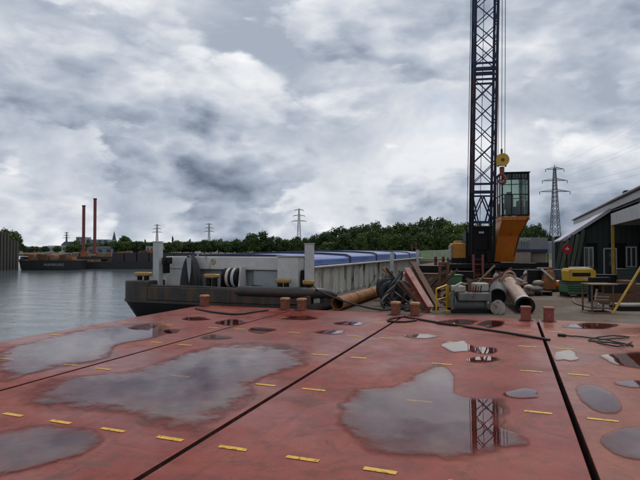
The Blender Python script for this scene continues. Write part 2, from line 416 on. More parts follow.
M_rustb = mat('brown_rust', (0.10, 0.046, 0.024), (0.155, 0.078, 0.040), rough=0.8, rust=0.5)
M_rusty_or = mat('orange_rust', (0.33, 0.125, 0.03), (0.22, 0.08, 0.028), rough=0.7, rust=0.4)
M_tan = mat('tan_wood', (0.23, 0.16, 0.09), (0.16, 0.11, 0.065), rough=0.8)
M_pipe = mat('pale_pipe', (0.32, 0.19, 0.13), (0.40, 0.28, 0.21), rough=0.5, rust=0.35, rustc=(0.24, 0.10, 0.05), scale=2.5)
M_pipew = mat('white_pipe', (0.50, 0.48, 0.44), (0.40, 0.37, 0.33), rough=0.5, rust=0.35)
M_machine = mat('machine_grey', (0.15, 0.155, 0.145), (0.09, 0.092, 0.086), rough=0.55, rust=0.45)
M_machw = mat('machine_pale', (0.38, 0.35, 0.29), (0.27, 0.245, 0.20), rough=0.55, rust=0.4)
M_green = mat('bin_green', (0.06, 0.16, 0.075), (0.04, 0.11, 0.055), rough=0.5, rust=0.3)
M_yellow = mat('safety_yellow', (0.58, 0.36, 0.012), (0.48, 0.29, 0.012), rough=0.42, rust=0.22)
M_yelpole = mat('pole_yellow', (0.48, 0.27, 0.015), (0.37, 0.20, 0.02), rough=0.5, rust=0.3)
M_dgreen = mat('shed_green', (0.011, 0.022, 0.016), (0.017, 0.032, 0.023), rough=0.6, streak=True, rust=0.2, rustc=(0.03, 0.04, 0.02))
M_ogreen = mat('plank_green', (0.060, 0.085, 0.035), (0.045, 0.065, 0.028), rough=0.7)
M_fascia = mat('fascia_grey', (0.52, 0.51, 0.51), (0.42, 0.41, 0.41), rough=0.6, streak=True, rust=0.25, rustc=(0.22, 0.2, 0.19))
M_lilac_sheen = mat('lilac_sheen', (0.50, 0.46, 0.52), (0.42, 0.385, 0.44), rough=0.40, streak=True, rust=0.2, rustc=(0.25, 0.23, 0.24))  # wet roof sheet's sky reflection is painted into this pale lilac
M_roof = mat('roof_sheet', (0.06, 0.055, 0.055), (0.04, 0.038, 0.038), rough=0.7, rust=0.3)
M_frame = mat('white_frame', (0.50, 0.51, 0.50), (0.38, 0.39, 0.38), rough=0.5)
M_shedgrey = mat('shed_grey', (0.21, 0.225, 0.235), (0.175, 0.19, 0.20), rough=0.6)
M_navyp = mat('navy_rail', (0.02, 0.02, 0.075), rough=0.5)
M_beige = mat('beige_panel', (0.28, 0.225, 0.175), (0.22, 0.175, 0.14), rough=0.7, streak=True, rust=0.2)
M_palblue = mat('pale_blue', (0.42, 0.45, 0.58), (0.36, 0.39, 0.50), rough=0.5)
M_sign = mat('sign_red', (0.42, 0.03, 0.04), rough=0.4)
M_cream = mat('sign_cream', (0.62, 0.52, 0.45), rough=0.5)
M_seat = mat('seat_brown', (0.13, 0.045, 0.028), rough=0.6)
M_concrete = mat('concrete', (0.30, 0.27, 0.23), (0.22, 0.20, 0.17), rough=0.85)
M_pile = mat('pile_dark', (0.030, 0.027, 0.024), (0.045, 0.038, 0.032), rough=0.8, rust=0.4, streak=True, rustc=(0.05, 0.03, 0.02))
M_pylon = mat('galvanised', (0.16, 0.17, 0.18), (0.12, 0.13, 0.14), rough=0.5, metal=0.3)
M_wire = mat('wire', (0.10, 0.105, 0.11), rough=0.6)
M_farblue = mat('far_blue_block', (0.19, 0.24, 0.30), (0.15, 0.20, 0.26), rough=0.6, scale=0.1)
M_farwhite = mat('far_white', (0.45, 0.46, 0.47), rough=0.7, scale=0.3)
M_farroof = mat('far_roof', (0.17, 0.08, 0.06), (0.12, 0.07, 0.06), rough=0.7)
M_slate = mat('spire_slate', (0.07, 0.09, 0.10), rough=0.6)
M_brick = mat('far_brick', (0.20, 0.10, 0.075), rough=0.8)

# ------------------------------------------------------------------ water, land
WZ = -0.75
tag(MB().add([(-3000, -600, WZ), (3000, -600, WZ), (3000, 5000, WZ), (-3000, 5000, WZ)], [(0, 1, 2, 3)]).build('water', M_water), kind='structure')

def slab(name, pts, ztop, m, zbot=-2.5, label=None):
    b = MB(); n = len(pts)
    vs = [(p[0], p[1], ztop) for p in pts] + [(p[0], p[1], zbot) for p in pts]
    b.add(vs, [tuple(range(n))] + [(i, (i + 1) % n, n + (i + 1) % n, n + i) for i in range(n)])
    return tag(b.build(name, m), kind='structure')
YZ = -0.1
def xy(px, d): p = PD(px, 250, d); return (p.x, p.y)
slab('yard', [(-4.85, 13.12), (60, 13.12), (60, 90), (-10, 90), (-10, 47), (-4.85, 47)], YZ, M_yard)
slab('far_bank', [xy(430, 82), (60, 89), (400, 300), xy(640, 2500), xy(320, 2600), xy(0, 2600), xy(-600, 1500), xy(-500, 300), xy(0, 215), xy(100, 195), xy(240, 165), xy(340, 125)], -0.15, M_land)
slab('left_bank', [xy(-260, 40), xy(-70, 46), xy(15, 63), xy(19, 125), xy(-300, 130)], 1.0, M_land)
# grassy embankment behind the yard
bm_ = MB()
ring0 = []; ring1 = []; ring2 = []
for i in range(25):
    t = i / 24; px = 395 + t * 260; d = 98 + 4 * math.sin(t * 9) + 3 * t
    hh = 2.6 * math.sin(math.pi * min(1, max(0, t * 1.02))) ** 0.6 + 0.25 * math.sin(t * 23)
    a = PD(px, 250, d); b = PD(px, 250, d + 9); c = PD(px, 250, d + 22)
    ring0.append((a.x, a.y, -0.2)); ring1.append((b.x, b.y, hh)); ring2.append((c.x, c.y, -0.2))
n = 25
bm_.add(ring0 + ring1 + ring2, [(i, i + 1, n + i + 1, n + i) for i in range(n - 1)] + [(n + i, n + i + 1, 2 * n + i + 1, 2 * n + i) for i in range(n - 1)])
tag(bm_.build('embankment', M_grass, smooth=True), kind='structure')

# ------------------------------------------------------------------ pontoons
PB = [-8.44, -5.47, -2.46, 0.545, 3.56]; PY0, PY1 = -7.0, 12.9; GAP = 0.055
plabels = ['red steel pontoon whose outer edge borders the open water', 'red steel pontoon with the broadest shallow puddle, one in from the open water',
           'red steel pontoon whose puddle mirrors the crane boom', 'browner steel pontoon carrying the tangled black cable']
pont = []
for k in range(4):
    x0, x1 = PB[k] + GAP / 2, PB[k + 1] - GAP / 2
    t = thing('pontoon', plabels[k], 'pontoon', ((x0 + x1) / 2, (PY0 + PY1) / 2, -1.25), group='pontoons joined side by side')
    # hull with a slightly uneven deck plate
    b = MB(); b.b2((x0 + 0.004, PY0 + 0.004, -1.25), (x1 - 0.004, PY1 - 0.004, -0.014)); b.build('hull', M_deckside, t, world=True)
    b = MB(); b.b2((x0, PY0, -0.012), (x1, PY1, 0.0)); b.build('deck_plate', M_deck if k < 3 else M_deck2, t, world=True, bevel=0.006)
    pont.append(t)

dme = bpy.data.meshes.new('yellow_dash')
dv = [(-0.135, -0.028, 0), (0.135, -0.028, 0), (0.135, 0.028, 0), (-0.135, 0.028, 0)]
dme.from_pydata(dv, [], [(0, 1, 2, 3)]); dme.materials.append(M_dash)
def dash(x, y):
    k = max(i for i in range(4) if x > PB[i]); t = pont[k]
    o = bpy.data.objects.new('yellow_dash', dme); col.objects.link(o); o.parent = t
    o.location = Vector((x, y, 0.004)) - Vector(t.location)
    s = random.uniform(0.9, 1.05); o.scale = (s, random.uniform(0.8, 1.05), 1); o.rotation_euler = (0, 0, R(random.uniform(-1.2, 1.2)))
for i in range(14):
    x = -5.15 + 0.607 * i
    if abs(x - 0.545) > 0.2 and x < 3.3: dash(x, 3.68)
for y in (5.52, 7.38, 9.21, 11.05):
    for x in (-8.04, -6.95, -5.76, -5.15, -3.94, -2.74, -2.13, -0.92, 0.24, 0.80, 2.05, 3.2):
        if y > 11 and x < -3: continue
        dash(x, y + random.uniform(-0.02, 0.02))

# corner bollards of the pontoons
def bollard(x, y, mbody, mcap, label, rz=0.0):
    t = thing('corner_bollard', label, 'bollard', (x, y, 0), rz, 'small bollards at the pontoon corners')
    b = MB()
    w, hh = 0.105, 0.30
    ring = lambda z, s: [(s * w * cx, s * w * cy, z) for cx, cy in ((-1, -0.75), (-0.75, -1), (0.75, -1), (1, -0.75), (1, 0.75), (0.75, 1), (-0.75, 1), (-1, 0.75))]
    b.loft([ring(0.0, 1.0), ring(0.26, 0.97)])
    b.build('post', mbody, t, bevel=0.006)
    MB().loft([ring(0.262, 1.10), ring(0.30, 1.10), ring(0.318, 0.95)]).build('cap', mcap, t, bevel=0.004)
    MB().box((0, 0, 0.007), (0.30, 0.30, 0.012)).build('foot_plate', M_deckside, t)
    MB().cyl((0, -0.104, 0.15), (0, -0.115, 0.15), 0.016, n=8).build('bolt', M_captop, t)
bollard(PB[0] + 0.22, 12.68, M_bollard, M_captop, 'single rusty bollard at the pontoon corner beside the open water')
for k, mats in ((1, (M_bollard, M_captop)), (2, (M_bollard, M_captop)), (3, (M_bolred, M_bolred))):
    where = ['', 'below the barge locker', 'below the leaning red beam', 'in front of the pale pipe'][k]
    for s, side in ((-0.24, 'waterward'), (0.24, 'landward')):
        bollard(PB[k] + s, 12.70, mats[0], mats[1], 'rust-brown bollard %s, %s one of the pair across the seam' % (where, side) if k < 3 else 'red bollard %s, %s one of the pair across the seam' % (where, side), R(random.uniform(-4, 4)))

# ------------------------------------------------------------------ rain puddles (thin sheets of water on the decks)
def puddle(px, soft=1.0, z=0.0075):
    pts = [PG(x, y) for x, y in px]
    c = sum(pts, Vector()) / len(pts)
    # smooth closed outline
    out = []
    n = len(pts)
    for i in range(n):
        p0, p1, p2, p3 = pts[i - 1], pts[i], pts[(i + 1) % n], pts[(i + 2) % n]
        for s in range(5):
            t = s / 5
            out.append(0.5 * ((2 * p1) + (p2 - p0) * t + (2 * p0 - 5 * p1 + 4 * p2 - p3) * t * t + (3 * p1 - p0 - 3 * p2 + p3) * t ** 3))
    m = len(out); verts = []; fac = []; faces = []
    levels = [(1.08, -0.35), (1.0, 0.05), (0.9, 0.32 * soft), (0.76, 0.6 * soft), (0.55, 0.9 * soft), (0.28, 1.1 * soft)]
    for s, v in levels:
        for p in out:
            q = c + (p - c) * s; verts.append((q.x, q.y, z)); fac.append(v)
    verts.append((c.x, c.y, z)); fac.append(levels[-1][1])
    for k in range(len(levels) - 1):
        faces += [(k * m + i, k * m + (i + 1) % m, (k + 1) * m + (i + 1) % m, (k + 1) * m + i) for i in range(m)]
    L = len(levels) - 1
    faces += [(L * m + i, L * m + (i + 1) % m, len(verts) - 1) for i in range(m)]
    if sum((out[i].x * out[(i + 1) % m].y - out[(i + 1) % m].x * out[i].y) for i in range(m)) < 0: faces = [tuple(reversed(q)) for q in faces]
    me = bpy.data.meshes.new('puddle'); me.from_pydata(verts, [], faces)
    a = me.attributes.new('depth', 'FLOAT', 'POINT'); a.data.foreach_set('value', fac)
    me.materials.append(M_puddle)
    o = bpy.data.objects.new('puddle', me); col.objects.link(o); tag(o, kind='structure')
def ell(cx, cy, rx, ry, n=11, j=0.26):
    return [(cx + rx * (1 + random.uniform(-j, j)) * math.cos(2 * math.pi * i / n), cy + ry * (1 + random.uniform(-j, j)) * math.sin(2 * math.pi * i / n)) for i in range(n)]
puddle([(22, 397), (56, 377), (110, 373), (146, 366), (178, 355), (200, 348), (240, 342), (292, 345), (312, 358), (300, 369), (262, 380), (254, 399), (226, 417), (196, 431), (150, 426), (118, 415), (88, 410), (45, 410)], 0.62)
puddle([(-2, 352), (40, 340), (75, 331), (115, 325), (160, 323), (170, 334), (120, 345), (110, 358), (60, 368), (30, 375), (0, 381)], 0.7)
puddle([(-30, 440), (40, 424), (95, 428), (106, 440), (80, 456), (30, 470), (-30, 476)], 0.6)
puddle([(335, 410), (355, 389), (395, 384), (424, 368), (441, 364), (453, 374), (455, 391), (473, 397), (503, 398), (509, 412), (504, 427), (526, 437), (524, 445), (505, 449), (471, 459), (430, 458), (393, 456), (366, 449), (344, 433)], 0.95)
puddle([(574, 387), (590, 384), (610, 392), (620, 405), (617, 413), (598, 412), (580, 401)])
puddle([(598, 437), (612, 429), (640, 426), (668, 430), (672, 456), (640, 460), (613, 454), (600, 444)])
puddle(ell(565, 355.5, 13, 6))
puddle([(598, 355), (615, 353), (642, 352), (668, 358), (655, 368), (630, 368), (610, 363)])
puddle(ell(484, 350, 16, 3.4)); puddle(ell(483, 359.5, 16, 3.2)); puddle(ell(456, 347, 15, 6))
puddle(ell(520, 393.5, 17, 5)); puddle(ell(455, 322.5, 26, 3.2)); puddle(ell(491, 323.5, 16, 4))
puddle(ell(592, 326, 28, 3)); puddle(ell(144, 327, 14, 3.4)); puddle(ell(171, 331, 10, 2.4)); puddle(ell(231, 322.5, 14, 3))
puddle(ell(262, 330, 14, 3)); puddle(ell(350, 323, 16, 2.2)); puddle(ell(300, 318, 18, 2.4)); puddle(ell(196, 318.5, 16, 2)); puddle(ell(215, 337, 16, 2.6), 0.7)
puddle(ell(630, 383, 16, 4), 0.8); puddle(ell(420, 336, 16, 3), 0.6); puddle(ell(330, 332, 14, 2.6), 0.6)

# ------------------------------------------------------------------ moored barge
BX0, BX1, BY0, BY1 = -12.05, -5.0, 13.5, 38.5
barge = thing('cargo_barge', 'moored cargo barge with blue hatch covers and black rusty hull', 'barge', ((BX0 + BX1) / 2, BY0, WZ))
def bring(z, inset, rake, rc=0.55):
    x0, x1, y0, y1 = BX0 + inset, BX1 - inset * 0.4, BY0 + rake, BY1 - rake
    pts = []
    for cx, cy, a0 in ((x0 + rc, y0 + rc, 180), (x1 - rc, y0 + rc, 270), (x1 - rc, y1 - rc, 0), (x0 + rc, y1 - rc, 90)):
        for k in range(7):
            a = R(a0 + 15 * k); pts.append((cx + rc * math.cos(a), cy + rc * math.sin(a), z))
    return pts
MB().loft([bring(-1.6, 0.9, 1.2), bring(-0.72, 0.25, 0.35), bring(-0.08, 0.0, 0.03)]).build('hull', M_hull, barge, world=True, smooth=True)
MB().loft([bring(-0.078, -0.03, 0.0), bring(0.0, -0.03, 0.0)]).build('rubbing_strake', M_rail, barge, world=True, smooth=True)
MB().loft([bring(0.002, 0.05, 0.05), bring(0.05, 0.05, 0.05)]).build('deck', M_bdeck, barge, world=True)
# bow bulwark: raised corner, lower middle, heavy round rail on the right
b = MB(); b.b2((BX0 + 0.62, BY0 + 0.02, 0.002), (-6.0, BY0 + 0.16, 0.44)); b.build('bulwark', M_hullup, barge, world=True, bevel=0.03)
# rounded port corner block
pts = []
rc = 0.55
for k in range(9):
    a = R(180 + 90 * k / 8); pts.append((BX0 + rc + rc * math.cos(a), BY0 + rc + rc * math.sin(a), 0))
pts += [(BX0 + 1.15, BY0, 0), (BX0 + 1.15, BY0 + 0.95, 0), (BX0, BY0 + 1.3, 0)]
rings = []
for z, s in ((0.002, 1.0), (0.52, 1.0), (0.585, 0.985), (0.61, 0.94)):
    cx, cy = BX0 + 0.6, BY0 + 0.6
    rings.append([(cx + (p[0] - cx) * s, cy + (p[1] - cy) * s, z) for p in pts])
MB().loft(rings).build('corner_block', M_hullup, barge, world=True, smooth=True)
MB().tube([(BX0 + 1.15, BY0 + 0.09, 0.46), (-10.0, BY0 + 0.09, 0.46), (-9.0, BY0 + 0.09, 0.46), (-7.75, BY0 + 0.09, 0.44)], 0.035).build('rail', M_rail, barge, world=True, smooth=True)
pts = [(-7.75, BY0 + 0.12, 0.36)] + [(-7.6 + 0.3 * i, BY0 + 0.11, 0.37) for i in range(7)] + [(-5.5, BY0 + 0.2, 0.37), (-5.22, BY0 + 0.45, 0.36), (-5.1, BY0 + 0.9, 0.30), (-5.08, BY0 + 1.5, 0.20)]
MB().tube(pts, [0.10] + [0.165] * 7 + [0.165, 0.16, 0.14, 0.09], 14).build('round_rail', M_rail, barge, world=True, smooth=True)
b = MB(); b.b2((-6.0, BY0 + 0.05, 0.002), (-5.35, BY0 + 0.2, 0.30)); b.b2((-5.2, BY0 + 0.5, 0.002), (-5.06, BY0 + 1.4, 0.20)); b.build('bulwark', M_hullup, barge, world=True, bevel=0.02)
b = MB()
b.tube([(-5.02, BY0 + 1.4, 0.05), (-4.99, 20, 0.05), (-4.99, 37.5, 0.05)], 0.125, 12).build('side_rail', M_rustb, barge, world=True, smooth=True)

CX0, CX1, CY0, CY1 = -10.98, -5.9, 14.9, 35.5
# coaming walls
coam = MB(); coam.b2((CX1 - 0.06, CY0, 0.052), (CX1, CY1, 1.04)); coam.b2((CX0, CY0, 0.052), (CX0 + 0.06, CY1, 1.04)); coam.b2((CX0 + 0.06, CY1 - 0.06, 0.052), (CX1 - 0.06, CY1, 1.04))
coaming = coam.build('coaming', M_coam, barge, world=True)
b = MB(); b.b2((CX1 - 0.02, CY0 - 0.05, 1.043), (CX1 + 0.26, CY1 + 0.05, 1.095)); b.build('coaming_flange', M_white, coaming, world=True, bevel=0.01)
rb = MB(); rb.prism([(0, 0, 0.052), (0.16, 0, 0.052), (0.07, 0, 0.20), (0.07, 0, 0.84), (0.18, 0, 1.04), (0, 0, 1.04)], (0, -0.022, 0), (0, 0.022, 0))
rib0 = rb.build('coaming_rib', M_coam, coaming)
y = CY0 + 0.35; first = True
while y < CY1:
    o = rib0 if first else rib0.copy()
    if not first: col.objects.link(o)
    o.parent = coaming; o.location = Vector((CX1 + 0.002, y, 0)) - Vector(barge.location); first = False
    y += 0.86
# hatch end: deep pale beam over recessed panels
b = MB(); b.b2((CX0 - 0.05, CY0 - 0.28, 0.96), (-6.75, CY0 - 0.1, 1.385)); b.build('hatch_end_beam', M_white, barge, world=True, bevel=0.03)
b = MB(); b.b2((CX0, CY0 - 0.06, 0.052), (CX1, CY0 - 0.002, 1.30)); b.build('hatch_end_wall', M_panel, barge, world=True)
b = MB(); b.b2((CX0 - 0.05, CY0 - 0.26, 0.052), (CX0 + 0.62, CY0 - 0.1, 0.957)); b.build('hatch_end_panel', M_white, barge, world=True, bevel=0.02)
b = MB(); b.b2((-7.72, CY0 - 0.2, 0.052), (-6.85, CY0 - 0.1, 0.94)); b.build('hatch_end_panel', M_panel, barge, world=True, bevel=0.015)
b = MB(); b.torus((-9.15, CY0 - 0.285, 1.22), (0, 1, 0), 0.085, 0.016, 18, 6); b.cyl((-9.15, CY0 - 0.282, 1.22), (-9.15, CY0 - 0.290, 1.22), 0.045, n=12); b.build('round_emblem', M_ytop, barge, world=True)
# locker right of the hatch end
b = MB(); b.b2((-6.72, CY0 - 0.55, 0.052), (-6.02, CY0 - 0.08, 1.38)); lk = b.build('locker', M_white, barge, world=True, bevel=0.02)
b = MB(); b.b2((-6.76, CY0 - 0.58, 1.383), (-5.98, CY0 - 0.06, 1.43)); b.build('locker_lid', M_panel, lk, world=True, bevel=0.01)
b = MB(); b.b2((-5.99, CY0 - 0.45, 0.35), (-5.86, CY0 - 0.2, 1.0)); b.build('hose_reel', M_dark, barge, world=True, bevel=0.04)
# hatch covers
Lc = (CY1 - CY0 + 0.1) / 5
for k in range(5):
    y0 = CY0 - 0.05 + k * Lc; y1 = y0 + Lc + (0.10 if k < 4 else 0)
    up = [0.0, 0.055, 0.11, 0.06, 0.10][k]
    prof = []
    xs = [(-11.08, 1.12), (-11.08, 1.30), (-10.95, 1.37), (-10.0, 1.425), (-8.44, 1.46), (-6.9, 1.425), (-5.97, 1.37), (-5.82, 1.30), (-5.80, 1.115)]
    prof = [(x, 0, z + (up if z > 1.2 else 0)) for x, z in xs]
    hc = MB().prism(prof, (0, y0 + 0.05, 0), (0, y1 - 0.13, 0)).build('hatch_cover', M_cover, barge, world=True, bevel=0.03)
    cen = Vector((-8.44, 0, 1.2))
    prof2 = [(cen.x + (p[0] - cen.x) * 1.006, 0, p[2] + (0.022 if p[2] > 1.2 else 0)) for p in prof]
    MB().prism(prof2, (0, y0, 0), (0, y0 + 0.11, 0)).build('cover_rim', M_coverseal, hc, world=True, bevel=0.015)
    MB().prism(prof2, (0, y1 - 0.2, 0), (0, y1 - 0.13, 0)).build('cover_rim', M_coverseal, hc, world=True, bevel=0.015)
# posts
def bpost(px, ytop, X, Y, w, zb, tall_label):
    d = -X * ST + Y * CT; z = H - (ytop - HZ) * d / F
    b = MB(); b.box((X, Y, (z + zb) / 2), (w, w, z - zb)); p = b.build('post', M_post, barge, world=True, bevel=0.012)
    MB().box((X, Y, z + 0.012), (w + 0.03, w + 0.03, 0.02)).build('post_cap', M_post, p, world=True)
    return p
bpost(165, 242, -10.98, BY0 + 0.65, 0.23, 0.05, '')
bpost(301, 244, -5.62, BY0 + 0.75, 0.23, 0.05, '')
bpost(391, 253, -5.35, 24.3, 0.15, 0.05, '')
bpost(417, 250, -5.35, 31.6, 0.16, 0.05, '')
# bracket behind port post
b = MB(); b.box((-10.72, BY0 + 0.8, 1.25), (0.20, 0.3, 0.22)); b.box((-10.75, BY0 + 0.8, 1.0), (0.14, 0.2, 0.34)); b.cyl((-10.7, BY0 + 0.6, 1.12), (-10.7, BY0 + 0.6, 1.3), 0.06); b.build('lamp_bracket', M_dark, barge, world=True, bevel=0.02)
# mooring bitts on the barge bow
def bitt(X, Y, zb, w, zt):
    t = MB(); t.cyl((X - w * 0.22, Y, zb), (X - w * 0.22, Y, zt), 0.085, n=14); t.cyl((X + w * 0.22, Y, zb), (X + w * 0.22, Y, zt), 0.085, n=14)
    o = t.build('bitt', M_dark, barge, world=True, smooth=True)
    c = MB(); c.loft([[(X + sx * (w / 2) * s, Y + sy * 0.13 * s, z) for sx, sy in ((-1, -.6), (-.8, -1), (.8, -1), (1, -.6), (1, .6), (.8, 1), (-.8, 1), (-1, .6))] for z, s in ((zt, 0.8), (zt + 0.04, 1.0), (zt + 0.1, 1.0), (zt + 0.125, 0.9))])
    c.build('bitt_cap', M_ytop, o, world=True)
bitt(-11.45, BY0 + 0.5, 0.6, 0.62, 0.74)
bitt(-6.35, BY0 + 0.48, 0.05, 0.46, 0.62)
bitt(-5.52, BY0 + 0.42, 0.05, 0.32, 0.60)
bitt(-8.85, BY0 + 0.55, 0.05, 0.50, 0.72)
# draped black tarpaulin over an upright
pts = []
tarp_c = PD(192, 268, 16.9); tx, ty = tarp_c.x, BY0 + 0.85
b = MB(); nr = 26; rings = []
for k, (z, rx, ry) in enumerate(((0.10, 0.36, 0.22), (0.35, 0.355, 0.21), (0.7, 0.32, 0.19), (1.0, 0.27, 0.16), (1.25, 0.20, 0.13), (1.37, 0.13, 0.10), (1.40, 0.03, 0.03))):
    ring = []
    for i in range(nr):
        a = 2 * math.pi * i / nr; w = 1 + 0.12 * math.sin(5 * a + 0.3) * (1 - k / 7) + 0.05 * math.sin(11 * a)
        # open V at the front (towards -Y)
        v = max(0, 1 - abs((a - 1.5 * math.pi)) / 0.5) if k < 5 else 0
        ring.append((tx + rx * w * math.cos(a), ty + ry * (w - 0.9 * v) * math.sin(a), z + 0.03 * math.sin(3 * a)))
    rings.append(ring)
b.loft([[(tx + (p[0] - tx) * 1.15 - 0.03, p[1], p[2]) for p in r_] for r_ in rings]).build('black_tarpaulin', M_tarp, barge, world=True, smooth=True)
b = MB(); b.prism([(tx - 0.02, 0, 1.36), (tx + 0.15, 0, 1.36), (tx + 0.14, 0, 0.9), (tx + 0.085, 0, 0.55), (tx + 0.03, 0, 0.9)], (0, ty - 0.25, 0), (0, ty - 0.225, 0)); b.build('grey_lapel', M_panel, barge, world=True)
b = MB(); b.box((tx + 0.08, ty + 0.25, 1.52), (0.16, 0.1, 0.07)); b.cyl((tx + 0.08, ty + 0.25, 0.05), (tx + 0.08, ty + 0.25, 1.49), 0.03, n=8); b.build('small_lamp', M_post, barge, world=True)
# winch
wx0 = PD(218, 270, 16).x; wy = BY0 + 0.95
wn = MB(); wn.cyl((wx0 - 0.05, wy, 0.72), (wx0 + 0.50, wy, 0.72), 0.30, n=20); w_ = wn.build('winch_drum', M_dark, barge, world=True, smooth=True)
for q, dxw in enumerate((0.10, 0.30)):
    MB().cyl((wx0 + dxw, wy, 0.72), (wx0 + dxw + 0.09, wy, 0.72), 0.325, n=20).build('rope_band', M_post if q else M_cream, w_, world=True, smooth=True)
b = MB(); b.prism([(0, -0.28, 0.05), (0, 0.28, 0.05), (0, 0.16, 1.05), (0, -0.12, 1.08)], (wx0 + 0.52, wy, 0), (wx0 + 0.58, wy, 0)); b.build('winch_frame', M_white, w_, world=True)
b = MB(); b.prism([(0, -0.28, 0.05), (0, 0.28, 0.05), (0, 0.16, 0.95), (0, -0.12, 0.98)], (wx0 - 0.12, wy, 0), (wx0 - 0.06, wy, 0)); b.build('winch_frame', M_dark, w_, world=True)
# coiled rope on deck
b = MB(); pts = []
for i in range(70):
    a = i * 0.42; pts.append((-7.35 + (0.24 - 0.0012 * i) * math.cos(a), BY0 + 0.75 + (0.24 - 0.0012 * i) * math.sin(a), 0.09 + 0.006 * i))
b.tube(pts, 0.028, 6).build('rope_coil', M_black, barge, world=True, smooth=True)

# mooring ropes
def rope(name, pts, r, m, label, cat='rope', sag=0.0, n=14):
    b = MB(); P = []; pts = [Vector(q) for q in pts]
    for i in range(len(pts) - 1):
        p0, p1, p2, p3 = pts[max(0, i - 1)], pts[i], pts[i + 1], pts[min(len(pts) - 1, i + 2)]
        for k in range(n):
            t = k / n; q = 0.5 * ((2 * p1) + (p2 - p0) * t + (2 * p0 - 5 * p1 + 4 * p2 - p3) * t * t + (3 * p1 - p0 - 3 * p2 + p3) * t ** 3)
            q.z -= sag * 4 * t * (1 - t); P.append(q)
    P.append(Vector(pts[-1]))
    return tag(b.tube(P, r, 8).build(name, m, smooth=True), label, cat)
rope('mooring_rope', [(-5.5, BY0 + 0.42, 0.60), (PB[2] - 0.36, 12.66, 0.12)], 0.026, M_black, 'black mooring rope slung from barge bow to the bollard pair by the red beam', sag=0.16)
rope('mooring_rope', [(-5.45, BY0 + 0.5, 0.56), (-4.6, 15.8, -0.06)], 0.022, M_black, 'thin black rope dropping from barge bow onto the orange pipe', sag=0.05)

# tyres hung along the barge side
for k, (Y, zz) in enumerate(((19.6, 0.15), (20.9, 0.25), (22.3, 0.1))):
    t = thing('tyre_fender', ['black tyre fender hung on the barge side, closest to the orange pipe', 'black tyre fender hung highest on the barge side', 'black tyre fender hung on barge side just before the white post'][k], 'tyre', (-4.72, Y, zz - 0.4), group='tyre fenders on the barge side')
    MB().torus((-4.76, Y, zz), (1, 0, 0), 0.29, 0.115, 26, 10, 0.9).build('tyre', M_black, t, world=True, smooth=True)
    MB().tube([(-4.76, Y, zz + 0.29), (-4.95, Y, 0.62), (-5.25, Y, 0.10)], 0.014, 6).build('hanging_rope', M_black, t, world=True)

# orange rusty pipe between barge and pontoon
b = MB(); b.pipe((-4.58, 13.75, 0.10), (-4.58, 19.0, 0.10), 0.19, 0.02)
pr = thing('steel_pipe', 'orange rusty steel pipe lying along the barge side', 'pipe', (-4.58, 16, -0.1))
b.build('pipe_wall', M_rusty_or, pr, world=True, smooth=True)
for yy in (15.3, 17.2): MB().torus((-4.58, yy, 0.10), (0, 1, 0), 0.192, 0.012, 24, 6).build('weld_ring', M_rustb, pr, world=True, smooth=True)

# ------------------------------------------------------------------ cables on the decks
rope('black_hose', [PG(405, 316.5, .02), PG(430, 321, .02), PG(470, 327, .02), PG(510, 333, .02), PG(549, 339.5, .02)], 0.024, M_black, 'thick black hose crossing the pontoon seam behind the small puddles', 'hose', n=6)
rope('black_hose', [PG(407, 316, .02), PG(392, 318, .02), PG(388, 320.5, .02), PG(402, 321.5, .02), PG(416, 320, .02)], 0.022, M_black, 'short black hose loop at the bollards by the leaning red beam', 'hose', n=6)
pts = [PG(557, 334.5, .02), PG(575, 336, .02), PG(592, 338, .02), PG(612, 341, .02), PG(630, 344.5, .02), PG(628, 345.5, .02), PG(604, 342, .02), PG(588, 340, .02), PG(596, 337.5, .02), PG(616, 335.5, .02), PG(628, 336.5, .02), PG(616, 338.5, .02), PG(596, 340.5, .02), PG(606, 344.5, .02), PG(620, 346, .02), PG(632, 342, .02)]
P2 = []
for i in range(len(pts) - 1):
    p0, p1, p2, p3 = pts[max(0, i - 1)], pts[i], pts[i + 1], pts[min(len(pts) - 1, i + 2)]
    for s in range(6):
        t = s / 6; q = 0.5 * ((2 * p1) + (p2 - p0) * t + (2 * p0 - 5 * p1 + 4 * p2 - p3) * t * t + (3 * p1 - p0 - 3 * p2 + p3) * t ** 3); q.z = 0.018 + 0.0007 * (i % 3) * 8; P2.append(q)
cb = thing('tangled_cable', 'black cable lying in loose tangled loops on the browner pontoon', 'cable', PG(600, 339, 0))
MB().tube(P2, 0.013, 6).build('cable', M_black, cb, world=True, smooth=True)
MB().cyl(PG(557, 334.5, .025), PG(565, 335.2, .025), 0.03, n=10).build('plug', M_black, cb, world=True)
rope('black_hose', [PG(196, 308.5, .02), PG(214, 312, .02), PG(236, 314, .02), PG(255, 311.5, .02), PG(268, 310, .02)], 0.028, M_black, 'black hose lying on the pontoon below the barge winch', 'hose', n=6)

# ------------------------------------------------------------------ crane
cbase = PD(485, 279, 30.0)
CR = TH - R(10)
crane = thing('lattice_crane', 'orange and black crawler crane with navy lattice boom and glazed cab', 'crane', (cbase.x, cbase.y, YZ), CR)
Minv = Matrix.Rotation(-CR, 4, 'Z') @ Matrix.Translation((-cbase.x, -cbase.y, -YZ))
def CL(x, y, d): return Minv @ PD(x, y, d)
